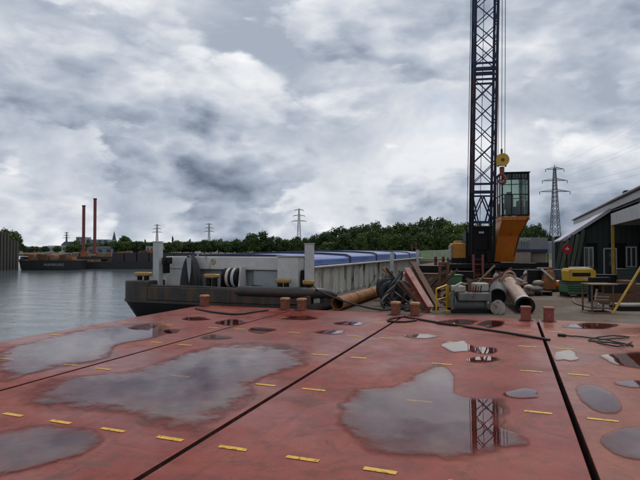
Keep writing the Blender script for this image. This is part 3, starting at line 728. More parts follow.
# boom
foot = CL(481.3, 257, 28.9); top0 = CL(487, 0, 27.5)
bd = (top0 - foot).normalized(); Lb = 34.0
bx = Vector((1, 0, 0)) - bd * bd.x; bx.normalize(); by = bd.cross(bx)
WB = 1.14
def bp(s, i, j, w=WB): return foot + bd * s + bx * (i * w / 2) + by * (j * w / 2)
def s_at(y):   # distance along the boom where the photo row y is reached
    best = 0; bs = 0
    lo, hi = 0.0, 30.0
    for _ in range(50):
        mid = (lo + hi) / 2; p = crane_w(foot + bd * mid); d = -p.x * ST + p.y * CT; yy = HZ - (p.z - H) * F / d
        if yy > y: lo = mid
        else: hi = mid
    return lo
CM = Matrix.Translation((cbase.x, cbase.y, YZ)) @ Matrix.Rotation(CR, 4, 'Z')
def crane_w(p): return CM @ p
sA, sB, sC = s_at(192), s_at(70), Lb
boom = bpy.data.objects.new('boom', None); col.objects.link(boom); boom.parent = crane
for (s0, s1, mch) in ((0.0, sA, M_dark), (sA, sB, M_maroon), (sB, sC, M_navy)):
    for i in (-1, 1):
        for j in (-1, 1):
            MB().cyl(bp(s0, i, j), bp(s1, i, j), 0.075, n=8).build('chord', mch if (i, j) != (1, 1) or mch is not M_maroon else M_navy, boom, smooth=True)
frames_at = [sA - 0.22, sA, sA + 0.45, sB - 0.55, sB - 0.3, sB, sB + 0.3]
for s in frames_at:
    for j in (-1, 1):
        MB().bar(bp(s, -1, j), bp(s, 1, j), 0.09 if s not in (sA, sB) else 0.16).build('cross_bar', M_navy, boom)
bays = []
def split(a, b, step):
    n = max(1, round((b - a) / step)); return [a + (b - a) * k / n for k in range(n + 1)]
for a, c in ((sA + 0.45, sB - 0.55), (sB + 0.3, sC)):
    e = split(a, c, 1.02)
    for k in range(len(e) - 1): bays.append((e[k], e[k + 1], k))
for (a, c, k) in bays:
    for j in (-1, 1):
        if j == -1 or a < 16:
            MB().bar(bp(a, -1, j), bp(c, 1, j), 0.042).build('brace', M_navy, boom)
        if j == -1 or a < 12: MB().bar(bp(a, 1, j), bp(c, -1, j), 0.042).build('brace', M_navy, boom)
    for i in (-1, 1):
        sgn = 1 if k % 2 else -1
        MB().bar(bp(a, i, -sgn), bp(c, i, sgn), 0.042).build('brace', M_navy, boom)
# lower boom section with arched knee bracing
for j in (-1, 1):
    MB().bar(bp(sA - 0.25, -1, j), bp(1.95, -0.45, j), 0.07).build('brace', M_navy, boom)
    MB().bar(bp(sA - 0.25, 1, j), bp(1.95, 0.45, j), 0.07).build('brace', M_navy, boom)
    MB().bar(bp(2.0, -1, j), bp(sA - 0.25, 0, j), 0.06).build('brace', M_navy, boom)
    MB().bar(bp(2.0, 1, j), bp(sA - 0.25, 0, j), 0.06).build('brace', M_navy, boom)
    MB().bar(bp(1.95, -1, j), bp(1.95, 1, j), 0.09).build('cross_bar', M_navy, boom)
tip = foot + bd * Lb
hb = MB(); hb.box(tip, (1.3, 1.2, 0.5)); hb.build('boom_head', M_navy, boom, bevel=0.03)
sh = tip + Vector((0.42, -0.65, -0.1)); MB().cyl(sh + Vector((-0.2, 0, 0)), sh + Vector((0.2, 0, 0)), 0.4, n=20).build('sheave', M_yelor, boom, smooth=True)
# machine house
def cbox(name, x0, x1, y0, y1, d0, d1, m, bevel=0.02, parent=crane):
    """box whose front face fills the photo rectangle at depth d0, running back to d1"""
    a = CL(x0, y1, d0); c = CL(x1, y0, d0)
    cx = (a + c) / 2
    b = MB(); b.box((cx.x, cx.y + (d1 - d0) / 2, (a.z + c.z) / 2), (abs(c.x - a.x), d1 - d0, c.z - a.z))
    return b.build(name, m, parent, bevel=bevel)
house = cbox('machine_house', 471.5, 492, 226, 263, 29.7, 32.6, M_dark)
cbox('house_panel', 474, 489, 240, 250, 29.64, 29.74, mat('panel_black', (0.006, 0.006, 0.007), rough=0.5, spec=0.2), parent=house)
cbox('house_panel', 474, 489, 252, 259, 29.64, 29.74, mat('panel_black', (0.012, 0.013, 0.015)), parent=house)
cbox('nameplate', 479, 484, 231.5, 233.5, 29.60, 29.69, M_frame, 0.0, house)
cbox('rear_deck', 452, 500, 258, 264, 30.2, 34.2, M_dark)
cw = cbox('counterweight', 452, 466.5, 243, 261.5, 30.9, 32.6, M_yelor, 0.06)
cbox('weight_lug', 450.3, 452.2, 245, 260, 30.9, 32.4, M_machw, 0.02, cw)
cbox('weight_block', 455, 462, 240.8, 242.8, 31.2, 32.2, M_yelor, 0.03, cw)
cbox('winch_house', 466, 471, 232, 258, 30.6, 32.6, M_dark)
# slewing ring and crawler tracks
sl = MB(); sl.cyl((0, 0.8, 0.62), (0, 0.8, 0.98), 0.95, n=28); sl.build('slewing_ring', M_dark, crane, smooth=True)
for px in (473.5, 489.5): MB().bar(CL(px, 262, 28.95), CL(px, 250, 28.95), 0.26).build('boom_foot_bracket', M_dark, crane)
und = MB(); und.box((0, 0.8, 0.5), (3.0, 1.5, 0.35)); und.build('undercarriage', M_dark, crane, bevel=0.04)
for sy in (-1, 1):
    Y = 0.8 + sy * 1.55
    prof_ = []
    for k in range(9): a = R(90 + 180 * k / 8); prof_.append((-2.05 + 0.45 * math.cos(a), Y, 0.45 + 0.45 * math.sin(a)))
    for k in range(9): a = R(-90 + 180 * k / 8); prof_.append((2.05 + 0.45 * math.cos(a), Y, 0.45 + 0.45 * math.sin(a)))
    tk = MB().prism(prof_, (0, -0.27, 0), (0, 0.27, 0)).build('crawler_track', M_dark, crane)
    for k in range(15):
        MB().box((-2.05 + k * 0.293, Y, 0.915), (0.22, 0.62, 0.03)).build('track_shoe', M_rustb, tk)
    for k in range(7):
        MB().cyl((-1.8 + 0.6 * k, Y - 0.30, 0.34), (-1.8 + 0.6 * k, Y + 0.30, 0.34), 0.20, n=14).build('track_roller', M_rustb, tk, smooth=True)
    for sx in (-1, 1): MB().cyl((sx * 2.05, Y - 0.31, 0.45), (sx * 2.05, Y + 0.31, 0.45), 0.34, n=18).build('sprocket', M_dark, tk, smooth=True)
cbox('track_beam', 500, 536, 263, 268.5, 28.6, 29.0, M_dark)
cbox('track_beam', 442, 500, 264, 268.5, 28.6, 29.0, M_dark)
# red ladder in front
ld = MB()
for px in (473.3, 482.6):
    a = CL(px, 284, 28.2); c = CL(px, 254.5, 28.2); ld.bar(a, c, 0.115)
for k in range(5):
    yy = 280 - 5.2 * k; ld.bar(CL(473.3, yy, 28.25), CL(482.6, yy, 28.25), 0.03)
ld.build('ladder', M_redp, crane)
# pedestal (orange) : loft from cab floor down to the deck
FL, FR_ = CL(502, 216, 29.0), CL(530, 216, 28.75)
zc0 = FL.z; zc1 = CL(502, 172.8, 29.0).z
cx0, cx1, cyf = FL.x, FR_.x, (FL.y + FR_.y) / 2
cyb = cyf + 2.5
def rect(x0, x1, y0, y1, z): return [(x0, y0, z), (x1, y0, z), (x1, y1, z), (x0, y1, z)]
BL, BR = CL(494.5, 262, 29.6), CL(514.5, 262, 29.6)
zb = BL.z
MR = CL(520, 236, 29.3)
ped = MB().loft([rect(BL.x, BR.x, cyf + 0.85, cyb + 0.2, zb), rect(cx0 + (BL.x - cx0) * 0.45, MR.x, cyf + 0.5, cyb + 0.1, MR.z), rect(cx0, cx1 - 0.06, cyf + 0.04, cyb, zc0 - 0.24), rect(cx0, cx1 - 0.06, cyf + 0.04, cyb, zc0 - 0.02)])
ped = ped.build('cab_pedestal', M_orange, crane, bevel=0.02)
MB().loft([rect(cx0 - 0.02, cx1, cyf, cyb + 0.02, zc0 - 0.235), rect(cx0 - 0.02, cx1, cyf, cyb + 0.02, zc0 - 0.015)]).build('floor_band', M_orange, ped, bevel=0.015)
# grab rails, hatch and hoses on the pedestal
for k in range(2):
    xr = cx0 - 0.05; yr = cyf + 0.5 + 0.9 * k
    MB().tube([(xr, yr, zc0 - 0.3), (xr - 0.12, yr, zc0 - 0.25), (xr - 0.12, yr, zc0 + 0.9), (xr, yr, zc0 + 0.95)], 0.02, 6).build('grab_rail', M_yelpole, ped, smooth=True)
MB().tube([(cx1 - 0.1, cyf - 0.02, zc0 - 0.12), (cx1 - 0.2, cyf + 0.02, zc0 - 0.5), (MR.x - 0.05, cyf + 0.42, MR.z), (BR.x - 0.05, cyf + 0.80, zb + 0.3)], 0.025, 6).build('hydraulic_hose', M_black, ped, smooth=True)
for k in range(6):
    fz = k / 5; MB().cyl((cx0 + 0.12 + (cx1 - cx0 - 0.3) * fz, cyf - 0.001, zc0 - 0.12), (cx0 + 0.12 + (cx1 - cx0 - 0.3) * fz, cyf - 0.02, zc0 - 0.12), 0.022, n=8).build('bolt', M_dark, ped)
# walkway rail behind the cab
for k in range(4): MB().cyl((cx0 - 0.9 + 0.3 * k, cyb + 0.3, zc0 - 1.4), (cx0 - 0.9 + 0.3 * k, cyb + 0.3, zc0 - 0.2), 0.02, n=6).build('walkway_post', M_yelpole, crane)
MB().cyl((cx0 - 0.9, cyb + 0.3, zc0 - 0.2), (cx0, cyb + 0.3, zc0 - 0.2), 0.02, n=6).build('walkway_rail', M_yelpole, crane)
# cab frame and glass
cab = bpy.data.objects.new('cab', None); col.objects.link(cab); cab.parent = crane
zt = zc1
fw = 0.075
for x in (cx0 + 0.04, cx1 - 0.04):
    for yv in (cyf + 0.04, cyb - 0.04):
        MB().bar((x, yv, zc0), (x, yv, zt), fw).build('cab_post', M_dark, cab)
for k in (1, 2):
    x = cx0 + (cx1 - cx0) * (0.36 if k == 1 else 0.70); MB().bar((x, cyf + 0.04, zc0), (x, cyf + 0.04, zt - 0.02), 0.045).build('mullion', M_dark, cab)
for k in (1, 2):
    yv = cyf + (cyb - cyf) * k / 3; MB().bar((cx0 + 0.04, yv, zc0), (cx0 + 0.04, yv, zt), 0.05).build('mullion', M_dark, cab); MB().bar((cx1 - 0.04, yv, zc0), (cx1 - 0.04, yv, zt), 0.05).build('mullion', M_dark, cab)
for z in (zc0 + 0.04, zt - 0.36, zt - 0.04, zc0 + (zt - zc0) * 0.5):
    thick = 0.07 if z in (zc0 + 0.04,) else 0.05
    MB().bar((cx0, cyf + 0.04, z), (cx1, cyf + 0.04, z), thick).build('cab_rail', M_dark, cab)
    MB().bar((cx0 + 0.04, cyf, z), (cx0 + 0.04, cyb, z), thick).build('cab_rail', M_dark, cab)
    MB().bar((cx1 - 0.04, cyf, z), (cx1 - 0.04, cyb, z), thick).build('cab_rail', M_dark, cab)
    MB().bar((cx0, cyb - 0.04, z), (cx1, cyb - 0.04, z), thick).build('cab_rail', M_dark, cab)
b = MB(); b.box(((cx0 + cx1) / 2, (cyf + cyb) / 2, zt + 0.02), (cx1 - cx0 + 0.08, cyb - cyf + 0.1, 0.05)); b.build('cab_roof', M_dark, cab)
# roof guard slats
for k in range(9):
    x = cx0 + 0.1 + (cx1 - cx0 - 0.2) * k / 8; MB().bar((x, cyf + 0.02, zt - 0.34), (x, cyf + 0.02, zt - 0.03), 0.03).build('guard_slat', M_dark, cab)
MB().box(((cx0 + cx1) / 2, cyf + 0.3, zt - 0.16), (cx1 - cx0 - 0.2, 0.04, 0.22)).build('sun_visor', M_seat, cab)
gm = lambda c, s: MB().box(c, s).build('glass_pane', M_cabglass, cab)
gm(((cx0 + cx1) / 2, cyf + 0.045, (zc0 + zt) / 2), (cx1 - cx0 - 0.16, 0.008, zt - zc0 - 0.1))
gm((cx0 + 0.045, (cyf + cyb) / 2, (zc0 + zt) / 2), (0.008, cyb - cyf - 0.16, zt - zc0 - 0.1))
gm((cx1 - 0.045, (cyf + cyb) / 2, (zc0 + zt) / 2), (0.008, cyb - cyf - 0.16, zt - zc0 - 0.1))
gm(((cx0 + cx1) / 2, cyb - 0.045, (zc0 + zt) / 2), (cx1 - cx0 - 0.16, 0.008, zt - zc0 - 0.1))
# operator seat and console
mx_ = (cx0 + cx1) / 2; my_ = (cyf + cyb) / 2
st_ = MB(); st_.box((mx_ - 0.1, my_, zc0 + 0.52), (0.52, 0.5, 0.14)); st_.box((mx_ - 0.1, my_ + 0.25, zc0 + 0.95), (0.5, 0.12, 0.8)); st_.cyl((mx_ - 0.1, my_, zc0), (mx_ - 0.1, my_, zc0 + 0.46), 0.1); st_.box((mx_ - 0.1, my_ + 0.25, zc0 + 1.42), (0.26, 0.1, 0.18))
st_.build('operator_seat', M_seat, cab, bevel=0.03)
cs = MB(); cs.box((mx_ + 0.45, my_ - 0.1, zc0 + 0.5), (0.28, 0.75, 0.9)); cs.box((mx_ - 0.6, my_ - 0.1, zc0 + 0.4), (0.24, 0.7, 0.8)); cs.cyl((mx_ + 0.45, my_ - 0.3, zc0 + 0.95), (mx_ + 0.42, my_ - 0.35, zc0 + 1.2), 0.03); cs.build('control_console', M_rustb, cab, bevel=0.03)
MB().box((mx_, cyf + 0.18, zc0 + 0.28), (cx1 - cx0 - 0.5, 0.2, 0.5)).build('dashboard', M_dark, cab, bevel=0.03)
# ropes and hook block
blk = CL(502.3, 160.5, 26.9)
for q, (ox, oy, tx_) in enumerate(((-0.18, 0, -0.2), (0.0, 0.02, -0.02), (0.16, 0, 0.12))):
    MB().cyl(sh + Vector((tx_, -0.3, 0)), blk + Vector((ox, oy, 0.3)), 0.016, n=6).build('hoist_rope', M_dark, crane)
pa = CL(467, 229, 30.8); MB().cyl(pa, tip + Vector((-0.65, 0.2, 0)), 0.02, n=6).build('pendant_cable', M_dark, crane)
pb = CL(468.5, 229, 31.0); MB().cyl(pa - Vector((0, 0, 1.2)), pa, 0.05, n=8).build('pendant_anchor', M_dark, crane)
MB().cyl(CL(480, 226, 31.5), tip + Vector((0, 0.3, 0)), 0.018, n=6).build('pendant_cable', M_dark, crane)
hk = bpy.data.objects.new('hook_block', None); col.objects.link(hk); hk.parent = crane
MB().cyl(blk + Vector((-0.16, 0, 0)), blk + Vector((0.16, 0, 0)), 0.28, n=24).build('block_sheave', M_dark, hk, smooth=True)
for s in (-1, 1):
    pl = MB(); pr_ = []
    for k in range(16): a = 2 * math.pi * k / 16; pr_.append((0, 0.30 * math.cos(a), 0.33 * math.sin(a)))
    pl.prism(pr_, blk + Vector((s * 0.17, 0, 0)), blk + Vector((s * 0.22, 0, 0))).build('block_cheek', M_yellow, hk)
ckf = MB(); pr_ = [(0.33 * math.cos(2 * math.pi * k / 18), 0, 0.34 * math.sin(2 * math.pi * k / 18)) for k in range(18)]
ckf.prism(pr_, blk + Vector((0, -0.34, 0)), blk + Vector((0, -0.29, 0))).build('block_cheek', M_yellow, hk)
MB().cyl(blk + Vector((0, -0.36, 0)), blk + Vector((0, -0.28, 0)), 0.09, n=12).build('block_pin', M_rustb, hk)
MB().cyl(blk + Vector((0, -0.05, -0.34)), blk + Vector((0, -0.05, -0.78)), 0.13, 0.11, n=12).build('swivel', M_redbeam, hk, smooth=True)
hp = []
for k in range(15):
    a = R(90 - 270 * k / 14); hp.append(blk + Vector((0.17 * math.cos(a), -0.05, -1.0 + 0.19 * math.sin(a))))
MB().tube(hp, [0.085] * 10 + [0.075, 0.065, 0.055, 0.045, 0.03], 8).build('hook', M_redbeam, hk, smooth=True)
MB().cyl(blk + Vector((0, 0, 0.3)), blk + Vector((0, 0, 0.62)), 0.05, n=8).build('rope_socket', M_dark, hk)

# ------------------------------------------------------------------ yard clutter
def I_beam(name, a, b, w, m, label):
    a, b = Vector(a), Vector(b); t = thing(name, label, 'beam', a)
    y = (b - a).normalized(); x = y.cross(Vector((0, 0, 1))).normalized(); z = x.cross(y)
    for q, (off, ww, hh) in enumerate(((z * w * 0.45, w, w * 0.1), (-z * w * 0.45, w, w * 0.1), (Vector(), w * 0.1, w * 0.8))):
        MB().bar(a + off, b + off, ww, hh, up=z).build(['flange', 'flange', 'web'][q], m, t, world=True)
    return t
I_beam('steel_beam', PD(430, 309.5, 14.0), PD(406, 270, 15.6), 0.19, M_redbeam, 'red steel beam leaning toward the barge side')
I_beam('steel_beam', PD(438, 309, 14.6), PD(413, 264, 16.6), 0.17, M_rustb, 'brown steel beam leaning just behind the red one')
I_beam('steel_beam', PD(424, 309, 14.2), PD(400, 282, 15.4), 0.12, M_rustb, 'short rusty beam leaning in front of the red one')
# black hose tangle over the barge edge
for k in range(5):
    b = MB(); P = []; x0 = 386 + k * 4.4
    for i in range(26):
        t = i / 25; P.append(PD(x0 + 9 * math.sin(t * 5.5 + k * 1.3) + 5 * t, 268 + 12 * k * 0.25 + 40 * t ** 0.8, 15.6 - 1.2 * t + 0.25 * math.sin(k * 2 + t * 6)))
        P[-1].z = max(P[-1].z, YZ + 0.04)
    tag(b.tube(P, 0.035, 7).build('black_hose', M_black, smooth=True), 'black hose looped in the tangle between white post and red beam', 'hose', 'tangle of black hoses')
for k, (px, yb, d, lean) in enumerate(((387, 297, 17.6, 0.25), (394, 299, 17.0, -0.2), (401, 301, 16.4, 0.1), (391, 304, 15.9, 0.35))):
    c = PD(px, yb, d); c.z = YZ + 0.37
    t = thing('loose_tyre', 'worn black tyre standing in the hose tangle beside the barge', 'tyre', (c.x, c.y, YZ), group='worn tyres in the hose tangle')
    MB().torus(c, (math.sin(lean), -1.0, 0.12), 0.27, 0.11, 24, 10, 0.95).build('tyre', M_black, t, world=True, smooth=True)
for k in range(4):
    a = PD(384 + 6 * k, 303 + k, 15.4 + 0.2 * k); a.z = YZ + 0.06; e = PD(392 + 5 * k, 272 + 3 * (k % 2), 16.6)
    tag(MB().bar(a, e, 0.06, 0.09).build('steel_bar', M_rustb if k % 2 else M_dark), 'thin dark steel bar standing upright in the hose tangle', 'bar', 'steel bars in the hose tangle')
# rusty grab post
t = thing('rusty_frame', 'rust-brown upright steel frame behind the yellow barrier', 'frame', PD(443, 300, 17.0))
for px in (438.5, 446.5): MB().bar(PD(px, 301, 17.0), PD(px + 1.5, 262, 17.0), 0.09).build('upright', M_rustb, t, world=True)
for yy in (264, 274, 284): MB().bar(PD(438, yy, 17.05), PD(448, yy - 1, 17.05), 0.07).build('rail', M_rustb, t, world=True)
MB().prism([PD(439, 272, 17.15), PD(447, 270, 17.15), PD(447, 287, 17.15), PD(439, 287, 17.15)], (0, 0, 0), (-0.01, 0.03, 0)).build('plate', M_rustb, t, world=True)
# yellow barrier
t = thing('yellow_barrier', 'yellow tubular safety barrier on the yard beside the leaning beams', 'barrier', PD(440, 313, 13.9))
MB().cyl(PD(436, 312.5, 13.9), PD(436, 289, 13.9), 0.024, n=8).build('post', M_yellow, t, world=True)
MB().cyl(PD(446.5, 311, 14.3), PD(446.5, 285, 14.3), 0.024, n=8).build('post', M_yellow, t, world=True)
MB().cyl(PD(436, 289, 13.9), PD(446.5, 285, 14.3), 0.024, n=8).build('rail', M_yellow, t, world=True)
MB().cyl(PD(436, 300, 13.9), PD(446.5, 297, 14.3), 0.02, n=8).build('rail', M_yellow, t, world=True)
b = MB(); b.prism([PD(446, 286, 14.31), PD(449, 285, 14.31), PD(450, 306, 14.31), PD(446.5, 308, 14.31)], (0, 0, 0), (0, 0.02, 0)); b.build('panel', M_yelpole, t, world=True)
b = MB(); b.box(PD(450, 311.5, 14.0) + Vector((0, 0, 0.0)), (0.3, 0.14, 0.08), rz=TH); tag(b.build('yellow_block', M_ytop, bevel=0.015), 'small yellow block on the ground by the winch', 'block')
# green bin
c = PD(453, 290, 18.0); t = thing('steel_bin', 'small green steel bin behind the grey winch', 'bin', (c.x, c.y, YZ), TH)
MB().loft([rect(-0.2, 0.2, -0.2, 0.2, 0.0), rect(-0.25, 0.25, -0.24, 0.24, 0.80)]).build('bin_body', M_green, t, bevel=0.015)
MB().box((0, 0, 0.825), (0.56, 0.54, 0.045)).build('bin_rim', M_green, t, bevel=0.01)
# grey winch machine on skid
c = PD(470, 312.5, 14.1); t = thing('diesel_winch', 'grey diesel winch on a skid with pale engine covers', 'winch', (c.x, c.y, YZ), TH)
for yv in (-0.2, 0.35): MB().box((0, yv, 0.05), (1.15, 0.09, 0.1)).build('skid', M_dark, t)
MB().cyl((-0.42, 0.05, 0.22), (0.36, 0.05, 0.22), 0.17, n=20).build('drum', M_machine, t, smooth=True)
for x in (-0.45, 0.39): MB().cyl((x - 0.02, 0.05, 0.25), (x + 0.02, 0.05, 0.25), 0.25, n=20).build('drum_flange', M_machine, t, smooth=True)
MB().box((0.05, -0.02, 0.44), (0.86, 0.5, 0.22)).build('housing', M_machine, t, bevel=0.03)
MB().box((-0.32, 0.05, 0.64), (0.34, 0.4, 0.18)).build('engine_cover', M_machw, t, bevel=0.04)
MB().box((0.30, 0.12, 0.68), (0.42, 0.34, 0.24)).build('engine_cover', M_machw, t, bevel=0.05)
MB().cyl((-0.02, 0.0, 0.55), (-0.02, 0.0, 0.86), 0.05, n=10).build('exhaust', M_rustb, t, smooth=True)
for k in range(4): MB().cyl((0.02 + 0.07 * k, -0.15, 0.55), (0.04 + 0.07 * k, -0.18, 0.72 + 0.03 * (k % 2)), 0.014, n=6).build('lever', M_dark if k % 2 else M_redp, t)
MB().tube([(-0.52, 0, 0.3), (-0.58, -0.1, 0.5), (-0.45, -0.15, 0.72), (-0.25, 0, 0.8), (-0.1, 0.1, 0.75)], 0.03, 8).build('intake_hose', M_machw, t, smooth=True)
for x in (-0.55, 0.48): MB().bar((x, -0.2, 0.1), (x, -0.2, 0.62), 0.05).build('stanchion', M_machine, t)
# pale pipe with flanges
a = PD(524.5, 305.5, 14.0); e = PD(509, 283, 17.6)
t = thing('flanged_pipe', 'pale pinkish flanged pipe with a dark open end facing the pontoon', 'pipe', (a.x, a.y, YZ))
ax = (e - a).normalized()
MB().pipe(a, e, 0.225, 0.02, 28).build('pipe_wall', M_pipe, t, world=True, smooth=True)
MB().pipe(a - ax * 0.02, a + ax * 0.28, 0.238, 0.015, 28).build('white_collar', M_pipew, t, world=True, smooth=True)
MB().pipe(a - ax * 0.06, a, 0.255, 0.055, 28).build('flange', M_dark, t, world=True, smooth=True)
MB().pipe(e, e + ax * 0.05, 0.30, 0.10, 24).build('flange', M_pipe, t, world=True, smooth=True)
MB().cyl(a + ax * 0.9, a + ax * 0.92, 0.2, n=24).build('inner_shade_disc', M_black, t, world=True)  # black disc stands for the shade deep inside the open pipe
up = PD(509.5, 277.5, 17.2); MB().torus(up, (-ST, CT, 0), 0.20, 0.03, 22, 8).build('lifting_ring', M_pipe, t, world=True, smooth=True)
vb = a.lerp(e, 0.62); MB().cyl(vb, vb + Vector((0.16, 0, 0.32)), 0.09, n=12).build('branch', M_pipe, t, world=True, smooth=True); MB().cyl(vb + Vector((0.16, 0, 0.32)), vb + Vector((0.18, 0, 0.36)), 0.13, n=14).build('branch_flange', M_pipew, t, world=True)
b = MB(); sp_ = a.lerp(e, 0.9); b.box((sp_.x, sp_.y, (sp_.z - 0.22 + YZ) / 2), (0.5, 0.25, max(0.05, sp_.z - 0.22 - YZ)), rz=TH); tag(b.build('timber_support', M_tan, bevel=0.01), 'timber block holding up the far end of the pale pipe', 'support')
# two shorter pipes beside it
a = PD(497.5, 297, 14.0); e = PD(497, 289, 16.4); ax = (e - a).normalized()
t = thing('rubber_pipe', 'dark rubber pipe with wide black mouth beside the pale pipe', 'pipe', (a.x, a.y, a.z - 0.25))
MB().pipe(a, e, 0.235, 0.03, 26).build('pipe_wall', M_black, t, world=True, smooth=True)
MB().cyl(a + ax * 0.5, a + ax * 0.52, 0.21, n=24).build('inner_shade_disc', M_black, t, world=True)  # dark disc set inside to draw the shade of the hollow mouth
a = PD(497.5, 306.5, 13.7); e = PD(498, 299, 15.9); ax = (e - a).normalized()
a.z = YZ + 0.17; e.z = YZ + 0.17
t = thing('stub_pipe', 'white stub pipe on the ground under the dark rubber pipe', 'pipe', (a.x, a.y, YZ))
MB().cyl(a, e, 0.165, n=24).build('pipe_wall', M_pipew, t, world=True, smooth=True)
MB().cyl(a - ax * 0.05, a - ax * 0.002, 0.19, n=24).build('blind_flange', M_machw, t, world=True, smooth=True)
for k in range(8):
    q_ = a - ax * 0.055 + Vector((CT * math.cos(k * 0.785), ST * math.cos(k * 0.785), math.sin(k * 0.785))) * 0.15; MB().cyl(q_, q_ - ax * 0.025, 0.018, n=6).build('bolt', M_rustb, t, world=True)

# yellow compressor on green unit
c = PD(577, 297, 18.8); t = thing('green_power_unit', 'green steel power unit under the yellow compressor', 'machine', (c.x, c.y, YZ), TH)
MB().box((0, 0.3, 0.30), (0.80, 0.62, 0.32)).build('unit_body', M_green, t, bevel=0.03)
MB().box((0, 0.3, 0.49), (0.84, 0.66, 0.05)).build('unit_lid', M_ogreen, t, bevel=0.01)
for x in (-0.32, 0.32): MB().box((x, 0.3, 0.07), (0.1, 0.6, 0.14)).build('foot', M_dark, t)
for k in range(3): MB().box((0, -0.018, 0.22 + 0.08 * k), (0.66, 0.02, 0.025)).build('vent_slat', M_dgreen, t)
MB().cyl((-0.36, -0.06, 0.12), (0.36, -0.06, 0.12), 0.05, n=10).build('drain_pipe', M_ogreen, t, smooth=True)
t2 = thing('yellow_compressor', 'yellow compressor with a dark side grille standing on the green unit', 'compressor', (c.x, c.y, YZ + 0.52), TH)
prof = [(-0.38, 0, 0.03), (0.58, 0, 0.03), (0.62, 0, 0.38), (0.50, 0, 0.50), (-0.36, 0, 0.50), (-0.41, 0, 0.40)]
MB().prism(prof, (0.1, 0.02, 0), (0.1, 0.62, 0)).build('canopy', M_yellow, t2, bevel=0.03)
MB().box((0.16, 0.014, 0.285), (0.66, 0.02, 0.13)).build('grille', M_dark, t2)
MB().box((0.30, 0.008, 0.13), (0.18, 0.016, 0.05)).build('plate', M_cream, t2)
MB().box((0.22, 0.3, 0.525), (0.62, 0.4, 0.045)).build('top_cover', M_cream, t2, bevel=0.015)
MB().box((0.1, 0.3, 0.015), (1.0, 0.6, 0.03)).build('base', M_dark, t2)
MB().box((-0.26, 0.012, 0.30), (0.08, 0.02, 0.3)).build('corner_trim', M_yelpole, t2)
# orange machine
c = PD(551, 292, 21.0); t = thing('orange_pump', 'orange pump set with a silver pipe on the yard', 'pump', (c.x, c.y, YZ), TH)
MB().box((0, 0.2, 0.04), (0.7, 0.6, 0.08)).build('base_plate', M_dark, t)
MB().loft([rect(-0.22, 0.2, 0.02, 0.4, 0.08), rect(-0.26, 0.22, 0.0, 0.42, 0.45), rect(-0.14, 0.14, 0.08, 0.34, 0.86)]).build('pump_body', M_rusty_or, t, bevel=0.03)
MB().cyl((-0.36, 0.1, 0.92), (0.06, -0.05, 0.50), 0.045, n=10).build('silver_pipe', M_post, t, smooth=True)
MB().cyl((0.22, 0.2, 0.3), (0.42, 0.2, 0.3), 0.16, n=16).build('motor', M_orange, t, smooth=True)
MB().cyl((0.0, 0.2, 0.86), (0.0, 0.2, 1.0), 0.06, n=10).build('filler_cap', M_rusty_or, t, smooth=True)
# rubble sacks on a pallet
c = PD(540, 297, 19.2); t = thing('wooden_pallet', 'dark flat pallet with pale sacks, beside the orange pump', 'pallet', (c.x, c.y, YZ), TH)
for k in range(5): MB().box((0, 0.0 + 0.19 * k, 0.13), (0.82, 0.14, 0.025)).build('board', M_dark, t)
for x in (-0.36, 0, 0.36): MB().box((x, 0.38, 0.055), (0.1, 0.9, 0.11)).build('bearer', M_dark, t)
def sack(x, y, z, w, m, lab):
    b = MB(); rings = []
    for k in range(7):
        f_ = k / 6; s = math.sin(math.pi * (0.08 + 0.84 * f_)) ** 0.5
        rings.append([(x + (f_ - 0.5) * w, y + 0.16 * s * math.cos(a) * (1 + 0.1 * random.random()), z + 0.11 + 0.105 * s * math.sin(a) * (1 + 0.12 * random.random())) for a in [2 * math.pi * i / 10 for i in range(10)]])
    o = b.loft(rings).build('sack', m, smooth=True); o.location = (c.x, c.y, YZ + 0.145); o.rotation_euler = (0, 0, TH); tag(o, lab, 'sack', 'sacks on the dark pallet')
sack(-0.05, 0.2, 0.0, 0.42, M_concrete, 'pale sack lying lowest on the dark pallet')
sack(-0.22, 0.5, 0.02, 0.36, M_machw, 'pale sack at the rear of the dark pallet')
sack(0.05, 0.3, 0.20, 0.38, M_beige, 'beige sack lying on top of the others on the dark pallet')
# dark drums beside it
for k, (px, yb, d) in enumerate(((534, 293, 21.6), (541, 290, 23.0), (559, 291, 22.2))):
    p = PD(px, yb, d); t = thing('oil_drum', ['dark oil drum left standing behind the pallet', 'dark oil drum half hidden behind the sacks', 'dark blue drum between the orange pump and the compressor'][k], 'drum', (p.x, p.y, YZ), group='dark drums in the yard')
    mm = M_dark if k < 2 else mat('drum_blue', (0.03, 0.045, 0.07), rough=0.5, rust=0.3)
    MB().cyl((0, 0, 0), (0, 0, 0.86), 0.28, n=22).build('drum_body', mm, t, smooth=True)
    for z in (0.02, 0.29, 0.58, 0.85): MB().torus((0, 0, z), (0, 0, 1), 0.283, 0.014, 22, 6).build('hoop', mm, t, smooth=True)
